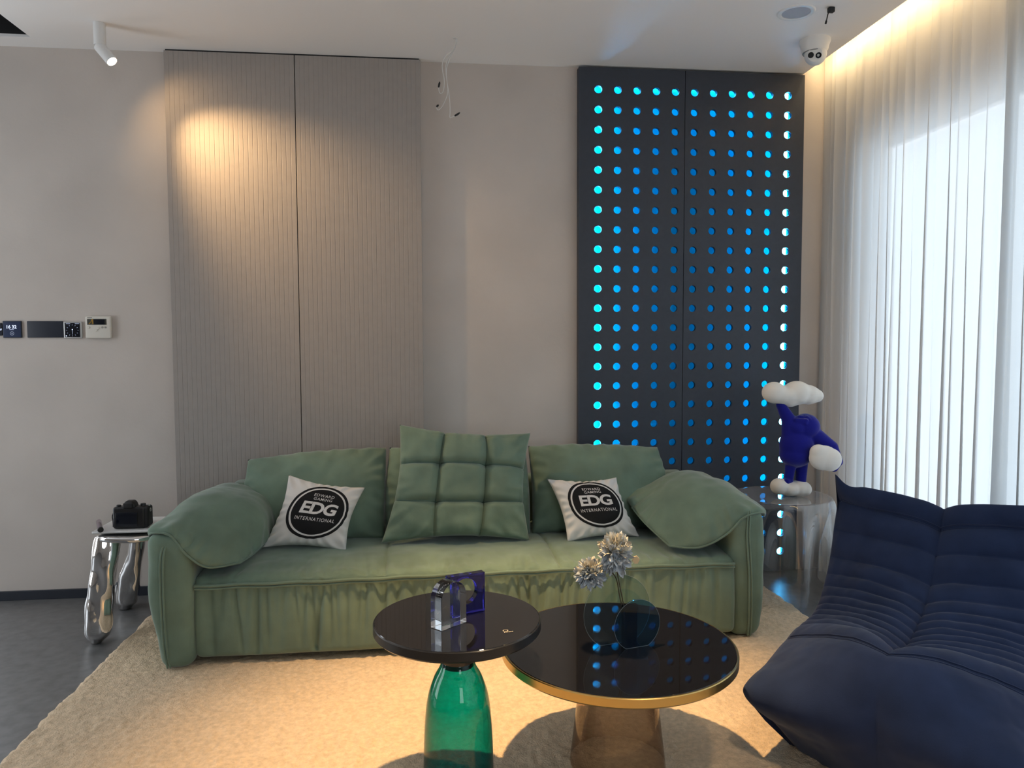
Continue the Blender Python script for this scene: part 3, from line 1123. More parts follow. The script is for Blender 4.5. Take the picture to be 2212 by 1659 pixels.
for j, t in enumerate(tt):
    h = t / 0.5 if t <= 0.5 else (1 - t) / 0.5
    k = h * h * (3 - 2 * h) * 0.35 + h * 0.65
    f_ = Ls[:, 0] + (Ms[:, 0] - Ls[:, 0]) * k
    z_ = Ls[:, 1] + (Ms[:, 1] - Ls[:, 1]) * k
    n_ = Ls[:, 2] + (0.36 - Ls[:, 2]) * (t / 0.5) if t <= 0.5 else 0.36 + (0.34 - Ls[:, 2]) * ((t - 0.5) / 0.5)
    G[:, j, 0] = B0[0] + FD[0] * f_ + ND_[0] * n_
    G[:, j, 1] = B0[1] + FD[1] * f_ + ND_[1] * n_
    G[:, j, 2] = z_
Nn = grid_normals(G)
if Nn[ns // 2, nt_ // 2, 2] < 0:
    Nn = -Nn
sg = np.linspace(0, 12, ns)
chan = [0.0, 0.95, 2.0, 3.0, 3.75, 4.3, 4.75, 5.2, 5.65, 6.1, 6.55, 7.0, 8.0]
scal = np.zeros(ns)
for a_, b_ in zip(chan[:-1], chan[1:]):
    mk = (sg >= a_) & (sg < b_)
    q_ = (sg[mk] - a_) / (b_ - a_)
    scal[mk] = (0.006 + 0.012 * min(1, (b_ - a_))) * (np.sin(q_ * math.pi) ** 0.6)
scal[sg >= 8] = 0.012 * np.clip((sg[sg >= 8] - 8) / 0.4, 0, 1) ** 0.5
hw = np.minimum(tt, 1 - tt) / 0.5
puff = 0.030 * np.sin(np.clip(hw, 0, 1) * math.pi) ** 0.8
edgef = np.clip(hw / 0.10, 0, 1) ** 0.6
pinch = np.exp(-((tt - 0.5) / 0.008) ** 2) * 0.006 + np.exp(-((tt - 0.5) / 0.05) ** 2) * 0.016
back_f = np.clip((8.3 - sg) / 1.0, 0.25, 1)
nz = fbm(G, 7.0, 41.0)
D = puff[None, :] * np.clip((12 - sg) / 3, 0, 1)[:, None] + scal[:, None] * edgef[None, :] - pinch[None, :] * back_f[:, None] + 0.006 * nz * edgef[None, :]
horn = np.exp(-(tt / 0.035) ** 2)[None, :] * np.exp(-(sg / 0.35) ** 2)[:, None]
G2 = G + Nn * D[:, :, None]
G2[:, :, 2] += 0.016 * horn
G2[:, :, 2] -= 0.012 * (np.exp(-((tt - 0.09) / 0.05) ** 2)[None, :] * np.exp(-(sg / 0.5) ** 2)[:, None])
chair = thing('lounge_chair', 'low navy blue suede lounge chair with deep horizontal channels and pointed corners', 'armchair', (0.62, -1.75, 0.02))
V = [tuple(p) for p in G2.reshape(-1, 3)]
F = grid_faces(ns, nt_)
# sides, back and underside close the body
def add_skin(Pu, Qu, flip):
    n = len(V)
    k = len(Pu)
    V.extend([tuple(p) for p in Pu])
    V.extend([tuple(p) for p in Qu])
    for i in range(k - 1):
        q = (n + i, n + i + 1, n + k + i + 1, n + k + i)
        F.append(q[::-1] if flip else q)
def backpt(n_, z_, f_):
    return (B0[0] + FD[0] * f_ + ND_[0] * n_, B0[1] + FD[1] * f_ + ND_[1] * n_, z_)
for j, fl in ((0, True), (nt_ - 1, False)):
    edge_ = G2[:, j]
    n_ = 0.03 if j == 0 else 0.69
    f_arr = (edge_[:, :2] - B0) @ FD
    low = [backpt(n_ + (0.06 if j == 0 else -0.06), 0.022, float(np.clip(f, 0.02, 0.68))) for f in f_arr]
    midp = [tuple(0.5 * np.array(a) + 0.5 * np.array(c) + np.array((*((-1 if j == 0 else 1) * ND_ * 0.012), 0))) for a, c in zip(edge_, low)]
    add_skin(edge_, midp, fl)
    add_skin(midp, low, fl)
topn = G2[0]
low = [tuple(np.array(backpt(0.09 + 0.54 * t, 0.022, 0.0))) for t in tt]
mid_ = [tuple(np.array(backpt(0.02 + 0.68 * t, 0.36, -0.05))) for t in tt]
add_skin(topn, mid_, False)
add_skin(mid_, low, False)
link('upholstery', V, F, M_navy, chair, True)
for sk, rr in ((8.0, 0.0022), (0.92, 0.0018)):
    i_ = int(sk / 12 * (ns - 1))
    for d in (-1, 2):
        MB().tube(G2[i_ + d, 4:-4] + Nn[i_ + d, 4:-4] * 0.0006, rr, 6).build('seam_stitching', M_navy, chair, True)

# ------------------------------------------------------------------ bell side tables
def bell_table(label, cen, r, h, rim_m, rim_h, top_gap, glass_m, glass_prof, neck_m, neck_prof, zf=0.022):
    t = thing('side_table', label, 'table', (cen[0], cen[1], zf))
    c3 = (cen[0], cen[1], 0)
    lathe('tabletop', M_table_black, [(0.0005, h - .012), (r - top_gap, h - .012), (r - top_gap, h - .0015), (r - top_gap - .0015, h), (0.0005, h)], 128, c3, parent=t)
    lathe('rim', rim_m, [(0.0005, h - rim_h), (r - .006, h - rim_h), (r, h - rim_h + .006), (r, h - .003), (r - .002, h - .001), (r - top_gap + .0003, h - .001), (r - top_gap + .0003, h - .014), (0.0005, h - .014)], 128, c3, parent=t)
    lathe('neck', neck_m, neck_prof, 64, c3, parent=t)
    lathe('glass_base', glass_m, glass_prof, 96, c3, parent=t)
    return t


def bell_prof(pts, n=40):
    return [tuple(p) for p in spline(pts, n)]


s_c, s_h = (-0.787, -1.766), 0.500
gp = bell_prof([(0.098, 0.022), (0.096, 0.06), (0.094, 0.14), (0.090, 0.22), (0.082, 0.285), (0.066, 0.335), (0.050, 0.365), (0.044, 0.385)])
bell_table('smaller taller round black table on a green glass bell base', s_c, 0.2247, s_h, M_black_steel, 0.030, 0.003, M_green_glass, gp,
           M_black_steel, [(0.0005, 0.37), (0.0435, 0.37), (0.0445, 0.376), (0.0445, 0.405), (0.052, 0.425), (0.075, 0.445), (0.11, 0.462), (0.14, 0.4695), (0.0005, 0.4695)])
b_c, b_h = (-0.3236, -1.6858), 0.375
gp = bell_prof([(0.138, 0.022), (0.136, 0.04), (0.130, 0.09), (0.122, 0.16), (0.115, 0.22), (0.110, 0.27), (0.113, 0.30), (0.122, 0.325), (0.135, 0.342)])
bell_table('larger lower round black table with brass rim on smoky glass base', b_c, 0.3355, b_h, M_brass, 0.030, 0.006, M_smoke_glass, gp,
           M_brass, [(0.0005, 0.325), (0.09, 0.325), (0.12, 0.334), (0.145, 0.343), (0.145, 0.3449), (0.0005, 0.3449)])
# maker's mark printed on the small table top
mk = bpy.data.objects.new('print_mark', None)
mb = MB()
q0 = Vector((-0.662, -1.878, s_h + .0006))
dirx = Vector((0.98, 0.2, 0))
diry = Vector((-0.2, 0.98, 0))
bpy.data.objects.remove(mk)
small_table = [o for o in C.objects if o.name == 'side_table'][0]
V_, F_ = [], []
for k in range(24):
    t = 2 * math.pi * k / 24
    for rr in (0.0045, 0.0058):
        V_.append(q0 + dirx * (-0.004 + rr * 1.25 * math.cos(t)) + diry * (0.008 + rr * math.sin(t)))
for k in range(24):
    a = 2 * k
    c = 2 * ((k + 1) % 24)
    F_.append((a, c, c + 1, a + 1))
for i in range(6):
    n = len(V_)
    x0 = -0.011 + i * 0.0042
    for (dx_, dy_) in ((0, -0.004), (0.003, -0.004), (0.003, -0.0005), (0, -0.0005)):
        V_.append(q0 + dirx * (x0 + dx_) + diry * dy_)
    F_.append((n, n + 1, n + 2, n + 3))
link('printed_mark', V_, F_, mat('gold_print', (0.55, 0.5, 0.42), 0.5), small_table, False)

# ------------------------------------------------------------------ glass ornaments on the small table
def extrude(outline, depth_vec, hole=None):
    """outline: list of 3D points (planar loop), hole: inner loop with the same number of points"""
    d = np.array(depth_vec, float)
    O = np.array(outline, float)
    n = len(O)
    if hole is None:
        v = np.concatenate([O, O + d])
        f = [tuple(range(n)), tuple(range(n, 2 * n))[::-1]] + [(i, n + i, n + (i + 1) % n, (i + 1) % n) for i in range(n)]
        return v, f
    Hh = np.array(hole, float)
    v = np.concatenate([O, Hh, O + d, Hh + d])
    f = []
    for i in range(n):
        j = (i + 1) % n
        f += [(i, j, n + j, n + i), (2 * n + i, 3 * n + i, 3 * n + j, 2 * n + j), (i, 2 * n + i, 2 * n + j, j), (n + i, n + j, 3 * n + j, 3 * n + i)]
    return v, f


def plane_pts(o, ex, pts):
    return [(o[0] + ex[0] * a, o[1] + ex[1] * a, o[2] + b_) for a, b_ in pts]


zt = s_h + 0.0008
# clear arch
ex = np.array([0.777, 0.63])
ex /= np.linalg.norm(ex)
ey = np.array([-0.70, 0.72])
ey /= np.linalg.norm(ey)
W_, Ht = 0.086, 0.118
arch = [(0, 0), (W_, 0)] + [(W_ / 2 + W_ / 2 * math.cos(t), Ht - W_ / 2 + W_ / 2 * math.sin(t)) for t in np.linspace(0, math.pi, 28)]
v, f = extrude(plane_pts((-0.831, -1.856, zt), ex, arch), (*(ey * 0.040), 0))
o = link('glass_ornament', v, f, M_crystal, None, False, (-0.81, -1.82, zt))
tag(o, 'clear crystal arch block standing on the small black table', 'ornament')
bev = o.modifiers.new('b', 'BEVEL'); bev.width = 0.0009; bev.segments = 1; bev.limit_method = 'ANGLE'
# blue square plate with round hole
W_ = 0.108
n = 64
ol, il = [], []
for i in range(n):
    t = 2 * math.pi * (i + 0.5) / n
    c, s = math.cos(t), math.sin(t)
    q = 1 / max(abs(c), abs(s))
    ol.append((W_ / 2 + W_ / 2 * c * q, W_ / 2 + W_ / 2 * s * q))
    il.append((W_ / 2 + 0.036 * c - 0.004, W_ / 2 + 0.036 * s + 0.008))
for k_, (sx_, sy_) in enumerate(((1, 1), (-1, 1), (-1, -1), (1, -1))):
    i = min(range(n), key=lambda q: (ol[q][0] - W_ / 2 - sx_ * W_ / 2) ** 2 + (ol[q][1] - W_ / 2 - sy_ * W_ / 2) ** 2)
    ol[i] = (W_ / 2 + sx_ * W_ / 2, W_ / 2 + sy_ * W_ / 2)
ex2 = np.array([0.80, 0.30])
ex2 /= np.linalg.norm(ex2)
ey2 = np.array([-ex2[1], ex2[0]])
o_ = np.array([-0.709, -1.722]) - ex2 * W_
v, f = extrude(plane_pts((o_[0], o_[1], zt), ex2, ol), (*(ey2 * 0.022), 0), plane_pts((o_[0], o_[1], zt), ex2, il))
o = link('glass_ornament', v, f, M_blue_crystal, None, False, (-0.75, -1.73, zt))
tag(o, 'deep blue crystal square with a round hole behind the clear arch', 'ornament')
bev = o.modifiers.new('b', 'BEVEL'); bev.width = 0.0008; bev.segments = 1; bev.limit_method = 'ANGLE'

# ------------------------------------------------------------------ vase and dried flowers on the large table
vz = b_h + 0.0006
e = np.array([0.970, 0.243])
pn = np.array([-0.243, 0.970])
vase = thing('disc_vase', 'vase of a clear and a blue glass disc on the brass rimmed table', 'vase', (-0.30, -1.70, vz))


def cut_disc(name, cen, r, cut, th_, m):
    a0 = math.asin(cut / r)
    ang = np.linspace(-a0, math.pi + a0, 72)
    pts = [(r * math.cos(t), cut + r * math.sin(t)) for t in ang]
    v_, f_ = extrude(plane_pts((cen[0], cen[1], vz), e, pts), (*(pn * th_), 0))
    o1 = link(name, v_, f_, m, vase, False)
    # thin pale tube paints the light outline along the disc edge
    loop = plane_pts((cen[0] - pn[0] * 0.0004, cen[1] - pn[1] * 0.0004, vz), e, pts)
    MB().tube(loop, 0.0003, 5, True).build('painted_rim_light', M_rimlight, o1, True)
    return o1


cut_disc('clear_disc', np.array([-0.3235, -1.6975]) + pn * 0.010, 0.107, 0.092, 0.004, M_clear_disc)
cut_disc('blue_disc', np.array([-0.278, -1.7187]) - pn * 0.004, 0.073, 0.064, 0.004, M_blue_disc)
tb = np.array([-0.2945, -1.7125])
mb = MB()
for (a0, a1, p0, p1) in ((-0.022, 0.022, 0.000, 0.0015), (-0.022, 0.022, 0.0105, 0.012), (-0.022, -0.0205, 0.0015, 0.0105), (0.0205, 0.022, 0.0015, 0.0105)):
    q = [tb + e * a0 + pn * p0, tb + e * a1 + pn * p0, tb + e * a1 + pn * p1, tb + e * a0 + pn * p1]
    mb.add([(*p, vz) for p in q] + [(*p, vz + 0.118) for p in q], [(0, 3, 2, 1), (4, 5, 6, 7), (0, 1, 5, 4), (1, 2, 6, 5), (2, 3, 7, 6), (3, 0, 4, 7)])
mb.build('water_tube', M_tube_dark, vase)


def flower(label, head, r, stem_pts, seed, stretch=1.0, cream=0.25, leaf=None):
    t = thing('dried_flower', label, 'flower', stem_pts[0], 'dried pompom flowers in the vase')
    MB().tube(spline(stem_pts, 24), 0.0016, 7).build('stem', M_stem, t, True)
    r0 = np.random.default_rng(seed)
    for nm, m_, cnt, lo_, hi_ in (('petals', M_petal, 230, 0, 1), ('upper_petals', M_petal_cream, int(90 * cream * 2), 0.72, 1.0)):
        mb_ = MB()
        for i in range(cnt):
            zz = 1 - 2 * (lo_ + (hi_ - lo_) * r0.random()) if nm == 'petals' else r0.uniform(0.35, 1.0)
            ph = r0.uniform(0, 2 * math.pi)
            s = math.sqrt(max(0, 1 - zz * zz))
            d = Vector((s * math.cos(ph), s * math.sin(ph), zz))
            up_ = Vector((0, 0, 1)) if abs(d.z) < 0.9 else Vector((1, 0, 0))
            side = d.cross(up_).normalized()
            tl = side.cross(d).normalized()
            a = r0.uniform(0, 2 * math.pi)
            sd = side * math.cos(a) + tl * math.sin(a)
            cv = d.cross(sd).normalized()
            L = r * r0.uniform(0.55, 0.75)
            wd = L * r0.uniform(0.20, 0.32)
            b0 = d * r * r0.uniform(0.30, 0.45)
            cup = r0.uniform(0.1, 0.35)
            dd = (d + cv * r0.uniform(-0.5, 0.5)).normalized()
            rows = []
            for q, wq in ((0, 0.35), (0.45, 1.0), (0.8, 0.65), (1.0, 0.05)):
                cpt = b0 + dd * L * q + cv * L * cup * q * q
                for sgn in (-1, 0, 1):
                    p = cpt + sd * wd * wq * sgn + cv * (abs(sgn) * wd * 0.45 * wq)
                    rows.append((head[0] + p.x, head[1] + p.y, head[2] + p.z * stretch))
            ff = [(3 * i_ + j_, 3 * i_ + j_ + 1, 3 * i_ + j_ + 4, 3 * i_ + j_ + 3) for i_ in range(3) for j_ in range(2)]
            mb_.add(rows, ff)
        o1 = mb_.build(nm, m_, t, False)
        o1['kind'] = 'stuff'
    v_, f_ = lathe_geo([(0.001, -0.5 * r), (0.35 * r, -0.35 * r), (0.5 * r, 0), (0.35 * r, 0.35 * r), (0.001, 0.5 * r)], 16, head)
    link('seed_head', v_, f_, M_petal, t, True)
    if leaf:
        l0, l1 = Vector(leaf[0]), Vector(leaf[1])
        d = (l1 - l0)
        sd = d.cross(Vector((0.1, 1, 0.1))).normalized() * d.length * 0.55
        vv = [l0, l0 + d * 0.25 + sd * 0.9, l0 + d * 0.7 + sd, l1 + sd * 0.2, l1 - sd * 0.2, l0 + d * 0.7 - sd, l0 + d * 0.25 - sd * 0.9]
        vv2 = [p + Vector((0, 0.002, 0.001)) for p in vv]
        k = len(vv)
        link('leaf', [tuple(p) for p in vv + vv2], [tuple(range(k)), tuple(range(k, 2 * k))[::-1]] + [(i, k + i, k + (i + 1) % k, (i + 1) % k) for i in range(k)], M_leaf, t, False)
        MB().tube(spline([leaf[2], tuple((Vector(leaf[2]) + l0) / 2 + Vector((0, 0, 0.004))), tuple(l0)], 10), 0.0008, 6).build('leaf_stalk', M_stem, t, True)
    return t


flower('taller dried dusty blue pompom flower with a small tan leaf in the vase', (-0.337, -1.705, 0.640), 0.047, [(-0.306, -1.706, 0.400), (-0.308, -1.706, 0.460), (-0.316, -1.705, 0.510), (-0.330, -1.705, 0.580), (-0.337, -1.705, 0.63)], 3, 1.32, 0.9,
       ((-0.2876, -1.705, 0.6195), (-0.267, -1.705, 0.6225), (-0.324, -1.705, 0.575)))
flower('shorter dried dusty blue pompom flower leaning out to the sofa seat front', (-0.405, -1.690, 0.582), 0.046, [(-0.303, -1.7055, 0.395), (-0.307, -1.705, 0.450), (-0.322, -1.703, 0.510), (-0.336, -1.700, 0.575), (-0.372, -1.695, 0.596), (-0.400, -1.692, 0.585)], 8, 0.95, 0.5)

# ------------------------------------------------------------------ clear acrylic table and the blue figure
ac = (0.825, -0.350)
prof_r = 0.225
nth, nzs = 180, 46
Vv = []
ak = 8
rr_ = np.random.default_rng(5)
pha = rr_.uniform(0, 2 * math.pi, 4)
for i in range(nzs):
    t = i / (nzs - 1)
    for j in range(nth):
        a = 2 * math.pi * j / nth
        fold = math.cos(ak * a + 0.7 * math.sin(2 * a + pha[0])) + 0.35 * math.cos(5 * a + pha[1])
        hem = 0.09 - 0.088 * (0.5 + 0.5 * math.cos(ak * a + 0.7 * math.sin(2 * a + pha[0]))) ** 0.7 + 0.03 * math.sin(3 * a + pha[2])
        hem = max(0.003 if ac[0] + prof_r * math.cos(a) > 0.87 else 0.030, hem)
        if t < 0.12:      # flat top
            q = t / 0.12
            rad, z = prof_r * q, 0.497
        elif t < 0.28:    # rolled edge
            q = (t - 0.12) / 0.16
            rad = prof_r + 0.018 * math.sin(q * math.pi / 2)
            z = 0.497 - 0.030 * (1 - math.cos(q * math.pi / 2))
            rad += 0.006 * fold * q
        else:
            q = (t - 0.28) / 0.72
            z = 0.467 + (hem - 0.467) * q
            rad = prof_r + 0.018 + 0.006 * fold + fold * 0.036 * min(1, q * 1.8) ** 0.8 - 0.015 * q
        Vv.append((ac[0] + max(rad, 0.0006) * math.cos(a), ac[1] + max(rad, 0.0006) * math.sin(a), z))
Ff = [(i * nth + j, i * nth + (j + 1) % nth, (i + 1) * nth + (j + 1) % nth, (i + 1) * nth + j) for i in range(nzs - 1) for j in range(nth)]
o = link('acrylic_table', Vv, Ff, M_acrylic, None, True, (ac[0], ac[1], 0.002))
tag(o, 'clear acrylic side table shaped like a draped cloth beside the sofa', 'table')

fig = thing('cloud_figure', 'blue flocked figure holding white clouds on the clear acrylic table', 'sculpture', (0.86, -0.39, 0.50))


def fp(u, v, y=-0.39):
    """figure sketch units (1 unit = 0.75 mm) to room coordinates"""
    return (0.702 + (u / 3.0735 - 88) * 0.002303, y, 1.051 - (v / 3.0735 - 43) * 0.00221)


U = 0.00073
blob('cloud', M_cloud, [(fp(350, 208), (80 * U, 75 * U, 72 * U)), (fp(440, 225), (85 * U, 80 * U, 62 * U)), (fp(500, 212), (95 * U, 85 * U, 80 * U)), (fp(575, 225), (80 * U, 70 * U, 66 * U)),
                        (fp(625, 232), (52 * U, 60 * U, 46 * U)), (fp(455, 258), (60 * U, 60 * U, 48 * U)), (fp(400, 225), (70 * U, 75 * U, 62 * U))], 0.005, 28, fig)
body = []
body += [(fp(505, 560), (112 * U, 95 * U, 130 * U)), (fp(500, 620), (106 * U, 95 * U, 85 * U)), (fp(562, 440), (94 * U, 90 * U, 90 * U)), (fp(500, 440), (80 * U, 80 * U, 75 * U)), (fp(600, 480), (60 * U, 70 * U, 80 * U))]
body += limb(fp(395, 290), fp(450, 390), 30 * U, 46 * U) + limb(fp(450, 390), fp(470, 520), 46 * U, 62 * U)
body += limb(fp(620, 500, -.40), fp(720, 570, -.42), 58 * U, 40 * U) + limb(fp(720, 570, -.42), fp(740, 660, -.45), 40 * U, 32 * U) + limb(fp(740, 660, -.45), fp(700, 700, -.47), 30 * U, 24 * U)
body += limb(fp(470, 670), fp(455, 800), 36 * U, 30 * U) + limb(fp(545, 680), fp(537, 820), 38 * U, 34 * U)
body += limb(fp(452, 795, -.395), fp(430, 795, -.41), 26 * U, 20 * U)
# upturned face: lips, nose, closed eyes
body += limb(fp(470, 384, -.428), fp(530, 388, -.442), 13 * U, 14 * U, 6) + limb(fp(474, 400, -.430), fp(526, 405, -.446), 10 * U, 10 * U, 6)
body += limb(fp(548, 372, -.424), fp(556, 384, -.436), 14 * U, 11 * U, 3) + limb(fp(578, 380, -.430), fp(612, 392, -.424), 8 * U, 8 * U, 5) + [(fp(520, 368, -.405), (22 * U, 20 * U, 12 * U))]
blob('body', M_flock, body, 0.0042, 7, fig)
blob('held_cloud', M_cloud, [(fp(625, 628, -.475), (98 * U, 45 * U, 82 * U)), (fp(665, 640, -.48), (78 * U, 45 * U, 76 * U)), (fp(590, 590, -.475), (58 * U, 40 * U, 52 * U))], 0.005, 8, fig)
blob('base_cloud', M_cloud, [(fp(398, 832), (62 * U, 60 * U, 56 * U)), (fp(465, 848), (70 * U, 70 * U, 50 * U)), (fp(530, 846), (66 * U, 66 * U, 56 * U)), (fp(560, 850, -.40), (40 * U, 55 * U, 46 * U))], 0.005, 8, fig)

# ------------------------------------------------------------------ chrome stool with tray, camera and tube
st = thing('chrome_stool', 'polished chrome stool with melted lumpy legs beside the sofa arm', 'stool', (-2.12, -0.40, 0.0))
v, f = rbox_geo((-2.275, -0.585, 0.425), (-1.955, -0.225, 0.450), 0.0115, (26, 26, 2))
cc = np.array([-2.115, -0.405])
d = v[:, :2] - cc
q = np.maximum(np.abs(d[:, 0]) / 0.16, np.abs(d[:, 1]) / 0.18)
L = np.hypot(d[:, 0] / 0.16, d[:, 1] / 0.18)
v[:, :2] = cc + d * (q / np.maximum(L, 1e-6))[:, None]
ang = np.arctan2(d[:, 1], d[:, 0])
v[:, :2] = cc + (v[:, :2] - cc) * (1 + 0.04 * np.sin(3 * ang + 1) + 0.03 * np.sin(5 * ang))[:, None]
v[:, 2] -= 0.012 * np.clip(np.hypot(v[:, 0] - cc[0], v[:, 1] - cc[1]) / 0.17 - 0.75, 0, 1) * (1 + np.sin(4 * ang))
link('seat', v, f, M_chrome, st, True)


def lump_leg(pts, rad, flat, seed):
    Pn = spline(pts, 60)
    Rn = spline([(r,) for r in rad], 60)[:, 0]
    v_, f_ = tube_geo(Pn, Rn, 40)
    v_ = np.array(v_)
    cen = np.repeat(Pn, 40, 0)
    dd = v_ - cen
    nn = np.array([noise.noise(Vector((p[0] * 14, p[1] * 14, p[2] * 7 + seed))) + 0.45 * noise.noise(Vector((p[0] * 26, p[1] * 26, p[2] * 12 + seed))) for p in v_])
    dd = dd * (1 + 0.34 * nn)[:, None]
    dd[:, 1] *= flat
    return cen + dd, f_


v, f = lump_leg([(-2.195, -0.520, 0.438), (-2.200, -0.535, 0.36), (-2.212, -0.545, 0.25), (-2.228, -0.552, 0.14), (-2.240, -0.552, 0.05), (-2.243, -0.550, 0.003)],
                [0.050, 0.046, 0.047, 0.050, 0.050, 0.022], 0.9, 1.0)
link('leg', v, f, M_chrome, st, True)
v, f = lump_leg([(-2.180, -0.270, 0.430), (-2.195, -0.225, 0.34), (-2.235, -0.180, 0.20), (-2.270, -0.155, 0.10), (-2.285, -0.150, 0.04), (-2.288, -0.150, 0.003)],
                [0.036, 0.032, 0.044, 0.058, 0.055, 0.030], 0.95, 4.0)
link('leg', v, f, M_chrome, st, True)
v, f = lump_leg([(-2.020, -0.380, 0.430), (-2.005, -0.370, 0.30), (-1.985, -0.350, 0.16), (-1.980, -0.345, 0.06), (-1.980, -0.345, 0.028)],
                [0.036, 0.034, 0.040, 0.045, 0.025], 0.95, 7.0)
link('leg', v, f, M_chrome, st, True)

tr = rbox('tray', M_white, (-2.245, -0.550, 0.4515), (-1.975, -0.300, 0.4615), 0.004, (14, 12, 2),
          lambda P: P + np.stack([0 * P[:, 0], 0 * P[:, 0], 0.006 * np.clip((np.maximum(np.abs(P[:, 0] + 2.11) / 0.135, np.abs(P[:, 1] + 0.425) / 0.125) - 0.8) / 0.2, 0, 1)], 1), base=(-2.11, -0.425, 0.4515))
tag(tr, 'flat white tray lying on the chrome stool under the camera', 'tray')

cz = 0.4625
cm = thing('photo_camera', 'black photo camera seen from behind on the white tray', 'camera', (-2.11, -0.47, cz))
rbox('body', M_plastic_black, (-2.182, -0.500, cz), (-2.052, -0.445, cz + .092), 0.010, (8, 4, 8), None, cm)
rbox('grip', M_black, (-2.062, -0.497, cz + .004), (-2.040, -0.438, cz + .090), 0.009, (4, 4, 8), None, cm)
rbox('viewfinder_hump', M_plastic_black, (-2.147, -0.498, cz + .078), (-2.088, -0.448, cz + .116), 0.014, (6, 4, 4),
     lambda P: np.stack([-2.1175 + (P[:, 0] + 2.1175) * (1 - 0.35 * np.clip((P[:, 2] - cz - .085) / .03, 0, 1)), P[:, 1], P[:, 2]], 1), cm)
rbox('eyepiece', M_black, (-2.137, -0.506, cz + .088), (-2.098, -0.496, cz + .110), 0.004, (3, 2, 3), None, cm)
rbox('rear_screen', M_screen, (-2.168, -0.503, cz + .010), (-2.082, -0.497, cz + .070), 0.002, (3, 2, 3), None, cm)
lathe('mode_dial', M_plastic_black, [(0.0105, 0), (0.0105, 0.010), (0.0095, 0.0115)], 28, (-2.068, -0.470, cz + .090), True, True, cm)
lathe('shutter_button', M_silver, [(0.005, 0), (0.005, 0.007), (0.004, 0.008)], 20, (-2.048, -0.462, cz + .088), True, True, cm)
lathe('drive_dial', M_plastic_black, [(0.009, 0), (0.009, 0.006), (0.008, 0.007)], 28, (-2.167, -0.470, cz + .090), True, True, cm)
for x_ in (-2.184, -2.038):
    mb = MB()
    mb.tube([(x_, -0.472 + 0.006 * math.cos(t), cz + .074 + 0.007 * math.sin(t)) for t in np.linspace(0, 2 * math.pi, 16, endpoint=False)], 0.0013, 6, True)
    mb.build('strap_lug', M_silver, cm, True)
MB().tube(spline([(-2.186, -0.474, cz + .068), (-2.190, -0.480, cz + .05), (-2.187, -0.482, cz + .03), (-2.188, -0.480, cz + .006)], 16), 0.0022, 6).build('strap_end', M_black, cm, True)
rod('lens', M_plastic_black, (-2.112, -0.446, cz + .045), (-2.112, -0.372, cz + .045), 0.031, cm, bev=0.06)

tu = thing('glass_tube', 'small clear glass tube with dark end lying on the tray edge', 'tube', (-2.215, -0.50, 0.4625))
p0, p1 = Vector((-2.262, -0.440, 0.484)), Vector((-2.205, -0.560, 0.479))
rod('tube', M_purple_glass, p0, p1, 0.0105, tu, bev=0.2)
rod('end_cap', M_black, p1, p1 + (p1 - p0).normalized() * 0.012, 0.0112, tu, bev=0.15)
rod('inner_roll', mat('mauve_roll', (0.20, 0.15, 0.17), 0.6), p0 + (p1 - p0) * 0.3, p0 + (p1 - p0) * 0.98, 0.0075, tu, bev=0.2)

# ------------------------------------------------------------------ wall controls
yw_ = YB
def plate(name, m, x0, x1, z0, z1, th_, parent, r=0.003, y=None):
    y = yw_ if y is None else y
    return rbox(name, m, (x0, y - th_, z0), (x1, y, z1), min(r, th_ * 0.45), (2, 2, 2), None, parent)


def flat_text(s_, size, cx, cz_, y, m, parent, name='figures', off=0.0):
    tv, tf = text_geo(s_, size, off, 1.0, 1.0)
    return link(name, [(cx + p[0], y, cz_ + p[1]) for p in tv], tf, m, parent, False)


def ring_geo(cx, cz_, y, r0, r1, n=40, a0=0, a1=2 * math.pi):
    t = np.linspace(a0, a1, n)
    v_ = [(cx + r * math.cos(q), y, cz_ + r * math.sin(q)) for q in t for r in (r0, r1)]
    return v_, [(2 * i, 2 * i + 1, 2 * i + 3, 2 * i + 2) for i in range(n - 1)]


# smart screen 16 32
sc_ = thing('smart_switch', 'square blue grey screen on the wall reading 16 32', 'switch', (-2.82, yw_, 1.27))
plate('housing', M_navy_plate, -2.865, -2.781, 1.268, 1.348, 0.009, sc_)
plate('screen', M_screen_blue, -2.862, -2.784, 1.271, 1.345, 0.0012, sc_, 0.001, yw_ - .0088)
ys = yw_ - .0105
flat_text('16 32', 0.021, -2.824, 1.320, ys, M_ui, sc_, off=0.0006)
MB().box((-2.834, ys, 1.3065), (-2.814, ys + .0003, 1.3085)).build('date_line', M_ui_dim, sc_)
v, f = ring_geo(-2.823, 1.289, ys, 0.0075, 0.0088)
link('dial_ring', v, f, M_ui_dim, sc_, False)
v, f = ring_geo(-2.823, 1.289, ys, 0.0002, 0.0022, 16)
link('dial_dot', v, f, M_ui_dim, sc_, False)
# the neighbouring dark unit cut by the frame
s2 = thing('smart_switch', 'dark angled wall unit cut off beside the 16 32 screen', 'switch', (-2.90, yw_, 1.28))
plate('housing', M_navy_plate, -2.955, -2.868, 1.279, 1.338, 0.009, s2)
MB().add([(-2.90, yw_ - .0102, 1.293), (-2.868, yw_ - .0102, 1.305), (-2.868, yw_ - .0102, 1.313), (-2.90, yw_ - .0102, 1.303)], [(0, 1, 2, 3)]).build('screen_streak', M_ui_dim, s2)
# blank plate
o = plate('blank_plate', M_navy_plate, -2.757, -2.5945, 1.269, 1.347, 0.009, None)
tag(o, 'wide blank slate coloured wall plate between the two small screens', 'switch')
